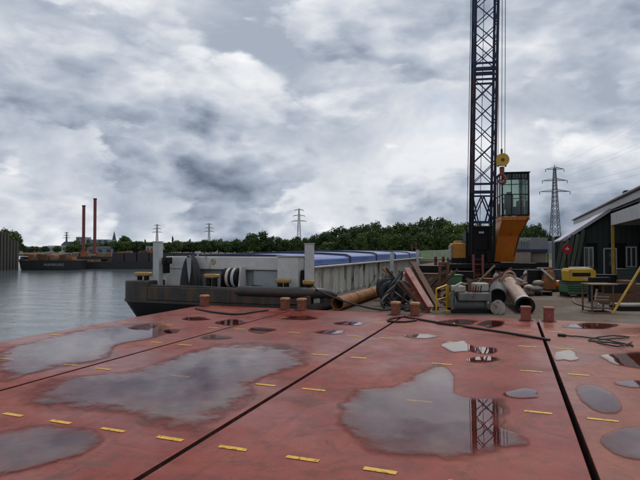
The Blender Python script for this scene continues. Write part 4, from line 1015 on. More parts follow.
# steel workbench
c = PD(602, 312, 14.15); t = thing('steel_workbench', 'rusty steel workbench frame with pale parts on its shelf', 'workbench', (c.x, c.y, YZ), TH)
for x in (-0.29, 0.29):
    for yv in (0.0, 0.5): MB().box((x, yv, 0.37), (0.035, 0.035, 0.74)).build('leg', M_rustb, t)
MB().box((0.04, 0.25, 0.755), (0.74, 0.58, 0.028)).build('top', M_tan, t)
MB().box((0, 0.25, 0.10), (0.6, 0.5, 0.02)).build('shelf', M_dark, t)
for z in (0.30, 0.10): MB().bar((-0.29, 0.0, z), (0.29, 0.0, z), 0.03).build('rail', M_rustb, t)
b = MB()
b.cyl((-0.12, 0.2, 0.11), (-0.06, 0.18, 0.62), 0.03, n=8); b.bar((-0.16, 0.15, 0.42), (0.26, 0.15, 0.40), 0.025); b.bar((-0.1, 0.14, 0.33), (0.24, 0.14, 0.32), 0.022); b.box((-0.12, 0.16, 0.20), (0.1, 0.1, 0.16))
o = b.build('pale_fittings', M_machw); o.location = (c.x, c.y, YZ); o.rotation_euler = (0, 0, TH); tag(o, 'pale metal fittings piled on the workbench shelf', 'fittings')
# brown steel stack behind the workbench
c = PD(622, 306, 16.4); t = thing('scrap_stack', 'dark brown stack of steel plates and boxes behind the leaning yellow pole', 'scrap', (c.x, c.y, YZ), TH + R(6))
for k, (x, y_, z, sx, sy, sz, m) in enumerate(((0, 0.2, 0.16, 1.2, 0.6, 0.32, M_rustb), (-0.15, 0.25, 0.47, 0.7, 0.5, 0.3, M_dark), (0.35, 0.3, 0.52, 0.4, 0.4, 0.4, M_rustb), (-0.3, 0.7, 0.40, 0.7, 0.2, 0.8, M_dark), (0.8, 0.4, 0.3, 0.5, 0.6, 0.6, M_rustb))):
    MB().box((x, y_, z), (sx, sy, sz), rz=R(random.uniform(-5, 5))).build('steel_box', m, t, bevel=0.01)
# plate on beams
c = PD(634, 311, 14.4); t = thing('concrete_slab', 'pale concrete slab on dark beams at the foot of the yellow pole', 'slab', (c.x, c.y, YZ), TH)
MB().box((0.35, 0.25, 0.15), (1.5, 0.5, 0.06)).build('slab_top', M_concrete, t, bevel=0.01)
for yv in (0.08, 0.42): MB().box((0.35, yv, 0.06), (1.6, 0.12, 0.115)).build('beam', M_dark, t)
# leaning yellow pole
a = PD(611.5, 314, 13.7); a.z = YZ; e = PD(640, 268, 14.2)
tt = (e - a); MBp = MB(); MBp.cyl(a, a + tt * 2.0, 0.032, n=10)
tag(MBp.build('yellow_pole', M_yelpole, smooth=True), 'long yellow pole leaning across the steel scrap stack', 'pole')
# rack the pole leans on (runs out of the frame)
p = a + tt * 1.9; t = thing('pipe_rack', 'tall dark rack that the leaning yellow pole rests on', 'rack', (p.x + 0.1, p.y + 0.1, YZ))
for q in (-0.5, 0.8): MB().bar((p.x + 0.12, p.y + q, YZ), (p.x + 0.12, p.y + q, p.z + 0.3), 0.08).build('upright', M_rustb, t, world=True)
MB().bar((p.x + 0.11, p.y - 0.5, p.z - 0.07), (p.x + 0.11, p.y + 0.8, p.z - 0.07), 0.07).build('rail', M_rustb, t, world=True)
# pale hose ring on the ground
pts = [PG(573, 298.5, YZ + .03), PG(574, 302, YZ + .03), PG(581, 305, YZ + .03), PG(592, 306.5, YZ + .03), PG(598, 304, YZ + .03), PG(590, 300, YZ + .03)]
rope('ground_hose', pts, 0.03, M_tan, 'tan hose curving on the ground before the green power unit', 'hose', n=5)
# pale planks far behind
c = PD(536, 268, 38.0); t = thing('plank_stack', 'low stack of pale planks below the grey site cabin', 'planks', (c.x, c.y, YZ), TH)
for k in range(4): MB().box((random.uniform(-.1, .1), 0, 0.06 + 0.1 * k), (2.6, 0.5, 0.09)).build('plank', M_machw, t)

# more yard gear round the crane tracks
def crate(px, yb, d, w, dp, hgt, m, nm, lab, cat, rz=0.0, slats=3):
    c = PD(px, yb, d); t = thing(nm, lab, cat, (c.x, c.y, YZ), rz)
    MB().box((0, 0, hgt / 2), (w, dp, hgt)).build('body', m, t, bevel=0.02)
    for k in range(slats): MB().box((0, -dp / 2 - 0.012, hgt * (k + 0.5) / slats), (w * 1.01, 0.02, hgt / slats * 0.55)).build('slat', m, t)
    MB().box((0, 0, hgt + 0.012), (w + 0.05, dp + 0.05, 0.022)).build('lid', m, t)
crate(424, 287, 20.5, 1.3, 0.8, 0.75, M_rustb, 'tool_chest', 'wide rusty slatted chest behind the leaning beams', 'chest', R(5))
crate(431, 283, 24.0, 1.2, 0.8, 0.95, M_dark, 'tool_chest', 'tall black chest behind the wide rusty chest', 'chest', R(-5), 4)
crate(476, 289, 18.0, 0.9, 0.5, 0.5, M_dark, 'tool_chest', 'low black chest at the foot of the red ladder', 'chest', R(10), 2)
crate(462, 281, 22.5, 0.9, 0.7, 0.75, M_dark, 'tool_chest', 'black slatted tool chest behind the green bin', 'chest', R(8))
crate(489, 283, 20.5, 0.8, 0.6, 0.55, M_rustb, 'tool_chest', 'rust-brown slatted chest behind the dark rubber pipe', 'chest', R(-12))
crate(521, 282, 23.5, 1.0, 0.6, 0.8, M_dark, 'steel_cabinet', 'black steel cabinet behind the pale pipe branch', 'cabinet', R(4), 2)
crate(508, 281, 25.0, 0.7, 0.6, 0.6, M_machine, 'grey_crate', 'grey crate between the crane track and the pale pipe', 'crate', R(20))
crate(608, 289, 20.6, 1.1, 0.6, 0.7, M_dark, 'steel_cabinet', 'low black cabinet under the yellow canopy post', 'cabinet', R(2), 2)
crate(630, 288, 20.0, 0.9, 0.6, 0.95, M_dgreen, 'steel_cabinet', 'dark green cabinet behind the leaning yellow pole', 'cabinet', R(-6), 4)
for k, (px, d, m, lab) in enumerate(((526, 22.0, M_pipew, 'pale gas bottle standing beside the black steel cabinet'), (529.5, 22.2, M_dark, 'dark gas bottle next to the pale gas bottle'), (496, 19.5, M_machw, 'pale gas bottle behind the dark rubber pipe'))):
    c = PD(px, 285, d); t = thing('gas_bottle', lab, 'gas bottle', (c.x, c.y, YZ), group='gas bottles in the yard')
    MB().cyl((0, 0, 0), (0, 0, 0.72), 0.115, n=16).build('bottle_body', m, t, smooth=True)
    MB().cyl((0, 0, 0.72), (0, 0, 0.84), 0.115, 0.04, n=16).build('shoulder', m, t, smooth=True)
    MB().cyl((0, 0, 0.84), (0, 0, 0.92), 0.035, n=10).build('valve', M_rustb, t, smooth=True)
for k in range(6):
    a = PD(500 + 4.5 * k, 288 + (k % 3), 18.6 + 0.35 * k); a.z = YZ + 0.05 + 0.03 * (k % 2); e = a + Vector((0.8 + 0.2 * (k % 2), 0.5 - 0.22 * k, 0.03))
    tag(MB().bar(a, e, 0.09, 0.09).build('scrap_bar', M_rustb if k % 2 else M_dark, bevel=0.008), 'short steel bar in the loose heap beyond the pale pipe', 'bar', 'loose steel bars on the ground')
rope('ground_hose', [PG(462, 303, YZ + .03), PG(452, 300, YZ + .03), PG(444, 303, YZ + .03), PG(450, 307, YZ + .03), PG(462, 309, YZ + .03), PG(472, 311, YZ + .03)], 0.025, M_black, 'black hose curling on the ground behind the yellow barrier', 'hose', n=6)

rs = random.Random(5)
for k in range(26):
    px = rs.uniform(404, 449) if k < 16 else rs.uniform(455, 512); d = rs.uniform(15.0, 19.0) if k < 16 else rs.uniform(17.5, 22)
    a = PD(px, 300, d); a.z = YZ + rs.uniform(0.03, 0.25); L = rs.uniform(0.7, 1.7); an = rs.uniform(-0.5, 3.4); el = rs.uniform(0.0, 0.75)
    e = a + Vector((math.cos(an) * math.cos(el), math.sin(an) * math.cos(el), math.sin(el))) * L
    m = rs.choice([M_rustb, M_rustb, M_rusty_or, M_dark, M_redbeam, M_tan, M_machine])
    b = MB()
    if k % 3 == 0: b.pipe(a, e, rs.uniform(0.035, 0.07), 0.012, 10)
    elif k % 3 == 1: b.bar(a, e, rs.uniform(0.06, 0.12), 0.015); b.bar(a + Vector((0, 0, 0.04)), e + Vector((0, 0, 0.04)), 0.012, 0.08)
    else: b.bar(a, e, rs.uniform(0.05, 0.09))
    tag(b.build('scrap_length', m), 'length of scrap steel in the tangle between the barge and the crane' if k < 16 else 'length of scrap steel lying before the crane tracks', 'scrap', 'scrap tangle beside the barge' if k < 16 else 'scrap before the crane tracks')

# gangway / dark pontoon behind the barge end
c = PD(434, 268, 34.0); t = thing('work_platform', 'dark steel work platform beyond the barge with two lamp posts', 'platform', (c.x, c.y, YZ), TH)
MB().box((0, 0.8, 0.55), (2.8, 1.6, 0.10)).build('floor', M_dark, t)
for z in (0.15, 0.35): MB().box((0.1, 0, z), (2.5, 0.12, 0.1)).build('beam', M_dark, t)
for x in (-1.3, -0.4, 0.5, 1.3): MB().bar((x, 0, 0), (x, 0, 1.05 if x in (-1.3, 1.3) else 0.55), 0.09).build('upright', M_dark, t)
MB().bar((-1.3, 0, 1.05), (1.3, 0, 1.05), 0.05).build('handrail', M_dark, t)
for px in (435.6, 443.2):
    p = PD(px, 262, 34.5); t = thing('lamp_post', 'short red post with a white cap on the dark work platform', 'post', (p.x, p.y, YZ), group='red posts with white caps')
    MB().cyl((0, 0, 0), (0, 0, 1.25), 0.10, n=12).build('shaft', M_redp, t, smooth=True)
    MB().cyl((0, 0, 1.25), (0, 0, 1.60), 0.11, 0.09, n=12).build('cap', M_frame, t, smooth=True)
for px in (412, 416):
    p = PD(px, 258, 37); t = thing('thin_mast', 'thin red-brown mast standing at the barge stern', 'mast', (p.x, p.y, 0.05), group='thin masts at the barge stern')
    MB().cyl((0, 0, 0), (0, 0, 2.15 - 0.2 * (px == 412)), 0.04, 0.03, n=8).build('pole', M_redp, t)
    MB().box((0, 0, 1.7), (0.2, 0.05, 0.05)).build('spreader', M_redp, t)

# ------------------------------------------------------------------ grey site cabin and dark green container
def sbox(name, x0, x1, y0, y1, d, dep, m, parent, bevel=0.0):
    a, c = PD(x0, y1, d), PD(x1, y0, d); mid = (a + c) / 2; w = (Vector((c.x, c.y, 0)) - Vector((a.x, a.y, 0))).length
    rz = -R(1.5)
    mid += Vector((-math.sin(rz), math.cos(rz), 0)) * dep / 2
    return MB().box(mid, (w / math.cos(TH - rz) * 0.985, dep, c.z - a.z), rz=rz).build(name, m, parent, world=True, bevel=bevel)
c = PD(532, 266, 48); t = thing('site_cabin', 'grey site cabin with white lettering above beige panels', 'cabin', (c.x, c.y, YZ))
w_ = sbox('upper_wall', 512, 545, 237.5, 249.2, 48, 5, M_shedgrey, t)
for k in range(11): sbox('wall_rib', 514 + k * 2.8, 514.8 + k * 2.8, 238.2, 248.8, 47.96, 0.04, M_shedgrey, w_)
sbox('navy_rail', 511.5, 545.2, 249.3, 252.2, 47.95, 5, M_navyp, t)
sbox('beige_panel', 513, 529.6, 252.3, 262.5, 48.02, 4.8, M_beige, t)
sbox('beige_panel', 531.2, 545, 252.3, 262.5, 48.02, 4.8, M_beige, t)
sbox('panel_gap', 529.7, 531.1, 252.3, 262.5, 48.15, 4.0, M_dark, t)
sbox('base', 512, 546, 262.6, 267.9, 48.05, 4.8, M_dark, t)
sbox('blue_door', 544.8, 553.5, 241.5, 253.2, 47.9, 1.2, M_palblue, t, 0.03)
sbox('door_post', 546.8, 548.6, 253.4, 267.5, 47.95, 0.3, M_beige, t)
fc = bpy.data.curves.new('lettering', 'FONT'); fc.body = 'AEH'; fc.size = 0.50; fc.extrude = 0.01; fc.materials.append(M_frame)
fo = text_mesh('lettering', fc); fo.parent = t
p = PD(519.5, 241.2, 47.9); fo.location = p - Vector(t.location) + Vector((0, -0.25, 0)); fo.rotation_euler = (R(90), 0, -R(1.5))
c = PD(566, 268, 37); t = thing('green_container', 'dark green container beside the workshop, behind the round red sign', 'container', (c.x, c.y, YZ))
w_ = sbox('container_wall', 557, 582, 236.3, 273.5, 37, 5, M_dgreen, t)
for k in range(9): sbox('corrugation', 558 + k * 2.6, 559.2 + k * 2.6, 238, 272, 36.95, 0.05, M_dgreen, w_)
c = PD(567, 262, 26.5); t = thing('round_sign', 'round red sign with a pale centre mark on a thin post', 'sign', (c.x, c.y, YZ))
p = PD(567, 249, 26.5)
n_ = Vector((ST, -CT, 0))
MB().cyl(p, p + n_ * 0.03, 0.27, n=28).build('disc', M_sign, t, world=True)
MB().box(p + n_ * 0.035, (0.20, 0.008, 0.07), rz=TH).build('centre_mark', M_cream, t, world=True)
MB().prism([p + n_ * 0.032 + Vector((CT * q, ST * q, r)) for q, r in ((-0.05, -0.02), (0.05, -0.02), (0.02, 0.12), (-0.02, 0.12))], (0, 0, 0), n_ * 0.006).build('centre_mark', M_cream, t, world=True)
MB().cyl((p.x - n_.x * .04, p.y - n_.y * .04, YZ), (p.x - n_.x * .04, p.y - n_.y * .04, p.z + 0.2), 0.03, n=8).build('post', M_dark, t, world=True)

# ------------------------------------------------------------------ workshop on the right
ws = thing('workshop', 'dark green workshop with sloping pale barge board and open canopy', 'building', (8, 34, YZ))
WY = 34.0
# front wall under the rake: individual boards
bw = 0.30; x = 3.25; k = 0
while x < 13.0:
    ztop = min(4.15, 2.25 + (x - 3.0) * 0.69)
    zb_ = YZ
    if not (4.05 < x + bw / 2 < 4.75 or 5.35 < x + bw / 2 < 6.25 or 6.75 < x + bw / 2 < 7.4):
        MB().box((x + bw / 2, WY + random.uniform(0, 0.012), (ztop + zb_) / 2), (bw - 0.012, 0.05, ztop - zb_)).build('wall_board', M_dgreen, ws, world=True)
    else:
        MB().box((x + bw / 2, WY, (ztop + 2.0) / 2), (bw - 0.012, 0.05, ztop - 2.0)).build('wall_board', M_dgreen, ws, world=True)
        if not 5.35 < x + bw / 2 < 6.25: MB().box((x + bw / 2, WY, (0.55 + zb_) / 2), (bw - 0.012, 0.05, 0.55 - zb_)).build('wall_board', M_dgreen, ws, world=True)
    x += bw; k += 1
b = MB(); b.prism([(3.25, 0, YZ), (13, 0, YZ), (13, 0, 4.1), (5.75, 0, 4.1), (3.25, 0, 2.36)], (0, WY + 0.04, 0), (0, WY + 0.09, 0)); b.build('backing_wall', M_dark, ws, world=True)
def window(x0, x1, z0, z1, split=1, name='window'):
    e = bpy.data.objects.new(name, None); col.objects.link(e); e.parent = ws
    f_ = 0.075
    for q in ((x0, x0 + f_), (x1 - f_, x1)): MB().b2((q[0], WY - 0.05, z0), (q[1], WY + 0.03, z1)).build('frame', M_frame, e, world=True)
    MB().b2((x0 + f_, WY - 0.05, z1 - f_), (x1 - f_, WY + 0.03, z1)).build('frame', M_frame, e, world=True)
    MB().b2((x0 + f_, WY - 0.05, z0), (x1 - f_, WY + 0.03, z0 + f_)).build('frame', M_frame, e, world=True)
    for s in range(1, split + 1):
        xm = x0 + (x1 - x0) * s / (split + 1); MB().b2((xm - 0.04, WY - 0.045, z0 + f_), (xm + 0.04, WY + 0.025, z1 - f_)).build('frame', M_frame, e, world=True)
    MB().b2((x0 + f_, WY + 0.0, z0 + f_), (x1 - f_, WY + 0.01, z1 - f_)).build('pane', M_pane, e, world=True)
window(4.03, 4.55, 0.56, 1.78)
window(5.05, 5.75, -0.05, 1.72, 0, 'door')
window(6.20, 6.75, 0.60, 1.80, 1)
# lean-to roof and barge board along the rake; sky sheen painted as pale lilac
ang = math.atan(0.69)
roofp = [(2.75, 0, 2.12), (6.1, 0, 4.43), (6.1, 0, 4.50), (2.75, 0, 2.19)]
MB().prism(roofp, (0, WY - 0.38, 0), (0, WY + 5.0, 0)).build('lean_to_roof', M_lilac_sheen, ws, world=True)
MB().prism([(2.72, 0, 2.06), (2.85, 0, 2.06), (6.0, 0, 4.23), (6.0, 0, 4.50), (5.75, 0, 4.32)], (0, WY - 0.45, 0), (0, WY - 0.39, 0)).build('barge_board', M_lilac_sheen, ws, world=True)
# main roof: fascia along the eave, posts, sheet roof
MB().b2((5.35, 18, 3.92), (5.41, 52, 4.28)).build('eave_fascia', M_fascia, ws, world=True)
MB().prism([(5.25, 0, 4.28), (13.5, 0, 5.9), (13.5, 0, 5.98), (5.25, 0, 4.36)], (0, 17.8, 0), (0, 52.2, 0)).build('main_roof', M_roof, ws, world=True)
MB().tube([(5.28, 18, 4.36), (5.28, 30, 4.37), (5.28, 52, 4.36)], 0.06, 8).build('gutter', M_fascia, ws, world=True)
MB().b2((6.0, 33, 4.5), (6.5, 33.6, 4.95)).build('roof_vent', M_dark, ws, world=True)
for yv in (19, 27): MB().b2((5.5, yv, 3.3), (5.6, yv + 0.1, 3.95)).build('bracket', M_frame, ws, world=True)
MB().b2((5.42, 18.2, 3.8), (13.4, 33.9, 3.86)).build('soffit', M_dark, ws, world=True)
MB().b2((9.6, 18.5, YZ), (9.7, 33.9, 3.8)).build('side_wall', M_dgreen, ws, world=True)
# lower canopy with wide fascia on yellow posts
cn_ = bpy.data.objects.new('canopy', None); col.objects.link(cn_); cn_.parent = ws
MB().b2((4.5, 19.2, 2.78), (4.56, 28.0, 3.34)).build('canopy_fascia', M_fascia, cn_, world=True)
MB().b2((4.57, 27.94, 2.78), (9.5, 28.0, 3.34)).build('canopy_fascia', M_fascia, cn_, world=True)
MB().b2((4.57, 19.25, 3.18), (9.55, 27.93, 3.26)).build('canopy_roof', M_roof, cn_, world=True)
for yv in (20.0, 27.85): MB().b2((4.50, yv, YZ), (4.62, yv + 0.12, 2.775)).build('canopy_post', M_yelpole, cn_, world=True)
# white pillar and dark shelving below the canopy
MB().b2((6.35, 29.5, YZ), (6.62, 29.77, 3.75)).build('pillar', M_frame, ws, world=True)
c_ = Vector((6.6, 26.5, YZ)); t = thing('storage_shelf', 'dark loaded storage shelf under the workshop canopy', 'shelf', c_)
for x in (-0.9, 0.9):
    for yv in (-0.3, 0.3): MB().box((x, yv, 0.85), (0.06, 0.06, 1.7)).build('upright', M_dark, t)
for z in (0.3, 0.9, 1.5): MB().box((0, 0, z), (1.9, 0.66, 0.04)).build('shelf_board', M_rustb, t)
for k in range(9):
    z = (0.32, 0.92, 1.52)[k % 3]; MB().box((-0.7 + (k // 3) * 0.65 + random.uniform(-.1, .1), 0, z + 0.17), (random.uniform(.25, .5), 0.4, random.uniform(.2, .34))).build('crate', random.choice([M_dark, M_rustb, M_machine, M_dgreen]), t)
# leaning green planks at the wall corner
for k in range(5):
    a = Vector((2.35 + 0.26 * k, 32.6 + 0.1 * (k % 2), YZ)); e = Vector((2.85 + 0.28 * k, 33.52, 2.15 + 0.16 * k - 0.1 * (k % 2)))
    tag(MB().bar(a, e, 0.20, 0.03, up=(0, -1, 0.3)).build('green_plank', M_ogreen if k % 2 else M_dgreen), 'long green plank leaning against the workshop corner', 'plank', 'green planks leaning by the workshop')

# ------------------------------------------------------------------ left bank: sheet piles
t = thing('sheet_pile_wall', 'dark sheet-pile quay wall with trees behind, at the water', 'wall', PD(0, 268, 58))
A, B = PD(-75, 250, 46), PD(16, 250, 62.5)
npile = 46
for k in range(npile):
    f_ = k / (npile - 1); p = A.lerp(B, f_); z1 = 4.3 - 0.9 * f_ - (0.7 if f_ > 0.9 else 0) + random.uniform(-0.12, 0.1)
    dd = (B - A).normalized(); nn = Vector((dd.y, -dd.x, 0)); q = p + nn * (0.12 if k % 2 else -0.12)
    MB().box((q.x, q.y, (z1 - 2) / 2), (0.52, 0.14, z1 + 2), rz=math.atan2(dd.y, dd.x)).build('pile', M_pile, t, world=True)

# ------------------------------------------------------------------ far work barges
def lighter(name, label, x0, x1, d, ztop, beam, m, rake=0.6):
    a, b_ = PD(x0, 250, d), PD(x1, 250, d); c = (a + b_) / 2; L = (b_ - a).length
    t = thing(name, label, 'barge', (c.x, c.y, WZ), TH)
    r_ = lambda z, i: [(-L / 2 + i, 0.15 * i, z), (L / 2 - i, 0.15 * i, z), (L / 2 - i, beam, z), (-L / 2 + i, beam, z)]
    MB().loft([r_(-0.6, rake), r_(0.15, rake * 0.4), r_(ztop - WZ - 0.1, 0)]).build('hull', m, t)
    MB().box((0, beam / 2, ztop - WZ - 0.05), (L + 0.06, beam + 0.06, 0.1)).build('gunwale', M_rail, t)
    return t, L
M_lh = mat('lighter_black', (0.018, 0.020, 0.023), (0.028, 0.028, 0.028), rough=0.5, scale=1.0)
t, L = lighter('flat_lighter', 'low dark lighter with white lettering and rusty deck load', 19, 75, 60, 0.42, 3.2, M_lh)
fc = bpy.data.curves.new('hull_lettering', 'FONT'); fc.body = 'HAMBURG'; fc.size = 0.42; fc.extrude = 0.004; fc.align_x = 'CENTER'; fc.space_character = 1.25; fc.materials.append(M_frame)
fo = text_mesh('hull_lettering', fc); fo.parent = t; fo.location = (0.85, -0.012, 0.50); fo.rotation_euler = (R(90), 0, 0)
for k in range(9):
    x = -L / 2 + 0.9 + k * (L - 1.4) / 9; hgt = random.uniform(0.3, 0.75)
    b = MB(); b.box((0, 0, hgt / 2), (random.uniform(0.5, 0.9), random.uniform(0.8, 1.6), hgt), rz=random.uniform(-.2, .2))
    if k % 2: b.bar((-0.4, 0, hgt + 0.04), (0.5, 0.2, hgt + 0.12), 0.09)
    o = b.build('deck_load', [M_rusty_or, M_tan, M_rustb, M_rustb][k % 4], t, bevel=0.02); o.location = (x, 1.4 + random.uniform(-.3, .4), 0.42 - WZ)
t, L = lighter('long_lighter', 'long black lighter moored behind the pale post of the barge', 72, 262, 64, 0.15, 4.0, M_lh)
for k in range(7):
    b = MB(); b.box((-L / 2 + 5.6 + k * 1.55, 1.2, 0.9 + 0.55), (1.45, 1.8, 1.1)); b.build('hold_box', M_lh, t, bevel=0.03)
for k in range(12):
    hgt = random.uniform(0.15, 0.4); x = -L / 2 + 0.8 + k * 0.98
    MB().box((x, 0.9, 0.9 + hgt / 2 + (1.1 if x > -L / 2 + 4.9 else 0)), (0.7, 0.7, hgt), rz=random.uniform(-.3, .3)).build('deck_load', [M_rustb, M_rusty_or, M_tan, M_dark][k % 4], t)
p = PD(147.5, 258, 64); t = thing('deck_cabin', 'small white cabin with two dark windows on the long black lighter', 'cabin', (p.x, p.y, 1.25), TH)
MB().box((0, 1.3, 0.42), (1.0, 0.9, 0.7)).build('cabin_wall', M_farwhite, t, bevel=0.03)
for x in (-0.24, 0.24): MB().box((x, 0.845, 0.42), (0.2, 0.02, 0.36)).build('window', M_pane, t)
MB().box((0, 1.3, 0.80), (1.1, 1.0, 0.06)).build('roof', M_farwhite, t)
p = PD(155, 258, 64); t = thing('mini_excavator', 'small orange excavator on the long black lighter beside the white cabin', 'excavator', (p.x, p.y, 1.25), TH)
MB().box((0, 1.2, 0.45), (0.8, 0.8, 0.5)).build('body', M_orange, t, bevel=0.04); MB().box((-0.05, 1.2, 0.1), (0.9, 0.9, 0.18)).build('tracks', M_dark, t); MB().tube([(0.3, 0.9, 0.6), (0.75, 0.6, 1.0), (1.05, 0.4, 0.35)], 0.07, 6).build('arm', M_orange, t); MB().box((1.05, 0.4, 0.25), (0.25, 0.3, 0.25)).build('bucket', M_dark, t)
# spud barge with two tall red piles
t, L = lighter('spud_barge', 'work barge with two tall red spud poles', 68, 112, 78, 0.6, 5, M_lh)
for px, ytop in ((82, 206), (93.3, 199)):
    p = PD(px, ytop, 79); q = Minv  # world -> barge local
    lx = (p - Vector(t.location)); loc = Matrix.Rotation(-TH, 3, 'Z') @ lx
    MB().cyl((loc.x, loc.y + 0.5, -1.5), (loc.x, loc.y + 0.5, p.z - WZ), 0.23, n=14).build('spud_pole', M_redp, t, smooth=True)
    MB().cyl((loc.x, loc.y + 0.5, p.z - WZ), (loc.x, loc.y + 0.5, p.z - WZ + 0.15), 0.28, n=14).build('pole_cap', M_dark, t)
    MB().box((loc.x, loc.y + 0.5, 1.75), (0.9, 0.9, 0.8)).build('spud_guide', M_redp, t, bevel=0.03)
for k in range(5): MB().box((-L / 2 + 0.8 + k * 1.25, 1.2, 1.35 + 0.25), (1.0, 1.0, random.uniform(.3, .7))).build('deck_load', [M_tan, M_rusty_or, M_concrete][k % 3], t)
# light sand heap / gear behind
for k, (px, d, w, hgt, m, nm, lab) in enumerate(((48, 90, 5.0, 0.7, M_rusty_or, 'pipe_load', 'rusty orange pipe load on the quay behind the lettered lighter'), (125, 92, 9.0, 0.6, M_rustb, 'timber_load', 'brown timber load behind the long black lighter'), (28, 88, 3.0, 0.9, M_rustb, 'scrap_load', 'brown scrap load near the sheet-pile wall'))):
    p = PD(px, 262, d); t = thing(nm, lab, 'load', (p.x, p.y, WZ), TH)
    MB().loft([rect(-w / 2 + .3, w / 2 - .3, 0, 2.4, -0.4), rect(-w / 2, w / 2, 0, 2.4, 0.85)]).build('float', M_lh, t)
    for q in range(5): MB().cyl((-w / 2 + 0.1, 0.3 + 0.36 * q, 1.05), (w / 2 - random.uniform(0.1, 0.8), 0.3 + 0.36 * q, 1.05), 0.18, n=8).build('pipe', m, t)
    for q in range(3): MB().cyl((-w / 2 + 0.6, 0.5 + 0.4 * q, 1.05 + hgt * 0.5), (w / 2 - 0.9, 0.5 + 0.4 * q, 1.05 + hgt * 0.5), 0.18, n=8).build('pipe', M_tan if q % 2 else m, t)

# ------------------------------------------------------------------ distant town
def house(px, w, ytop, d, mw, mr, label, dep=8, roofh=0.35, cat='building', nm='far_building', win=True):
    p = PD(px, 250, d); sc = d / F; W = w * sc; Hh = (HZ - ytop) * sc + H + 0.3
    t = thing(nm, label, cat, (p.x, p.y, -0.3), TH)
    hw = Hh * (1 - roofh)
    MB().box((0, dep / 2, hw / 2), (W, dep, hw)).build('wall', mw, t)
    if roofh > 0: MB().prism([(-W / 2 - .3, -0.3, hw), (W / 2 + .3, -0.3, hw), (W / 2 + .3, dep / 2, Hh), (-W / 2 - .3, dep / 2, Hh)], (0, 0, 0), (0, 0.02, 0.0)).build('roof', mr, t); 
    if roofh > 0: MB().add([(-W / 2 - .3, -0.3, hw), (W / 2 + .3, -0.3, hw), (W / 2 + .3, dep + .3, hw), (-W / 2 - .3, dep + .3, hw), (-W / 2 - .3, dep / 2, Hh), (W / 2 + .3, dep / 2, Hh)], [(0, 1, 5, 4), (2, 3, 4, 5), (0, 4, 3), (1, 2, 5)]).build('roof', mr, t)
    if win:
        nx = max(2, int(W / 4)); nz = max(1, int(hw / 3.2))
        for i in range(nx):
            for j in range(nz):
                MB().box((-W / 2 + W * (i + 0.5) / nx, -0.03, hw * (j + 0.55) / nz), (W / nx * 0.5, 0.05, min(1.5, hw / nz * 0.5))).build('window', M_pane, t)
house(97, 22, 239.5, 420, M_farblue, M_farblue, 'blue-grey office block beyond the red poles', 18, 0)
house(80, 8, 237, 450, M_farblue, M_farblue, 'narrow blue-grey tower block behind the shorter red pole', 14, 0)
house(66, 9, 241.5, 300, M_farwhite, M_slate, 'white gabled building on the far bank left of the red poles', 8, 0.3)
house(52, 15, 245.5, 320, M_farwhite, M_farwhite, 'low pale hall on the far bank behind the lettered lighter', 10, 0.25)
house(28, 10, 246.5, 330, M_brick, M_farroof, 'low brick house on the far bank near the sheet-pile wall', 8, 0.4)
house(38, 7, 247, 340, M_farwhite, M_farroof, 'small white house with red roof on the far bank', 8, 0.4)
house(100, 26, 246.2, 260, M_farblue, M_slate, 'low blue-grey shed at the foot of the taller red pole', 9, 0.3)
# church
p = PD(113, 250, 520); t = thing('church', 'distant church with a pointed slate spire above the trees', 'church', (p.x, p.y, -0.3), TH)
MB().box((0, 3, 5.0), (3.4, 3.4, 10.0)).build('tower', M_slate, t)
MB().add([(-1.9, 1.1, 10.0), (1.9, 1.1, 10.0), (1.9, 4.9, 10.0), (-1.9, 4.9, 10.0), (0, 3, 21.5)], [(0, 1, 4), (1, 2, 4), (2, 3, 4), (3, 0, 4)]).build('spire', M_slate, t)
MB().box((7, 5, 3.4), (10, 7, 6.8)).build('nave', M_brick, t)
MB().prism([(2, 1.2, 6.8), (2, 8.8, 6.8), (2, 5, 9.6)], (0, 0, 0), (10.2, 0, 0)).build('nave_roof', M_slate, t)

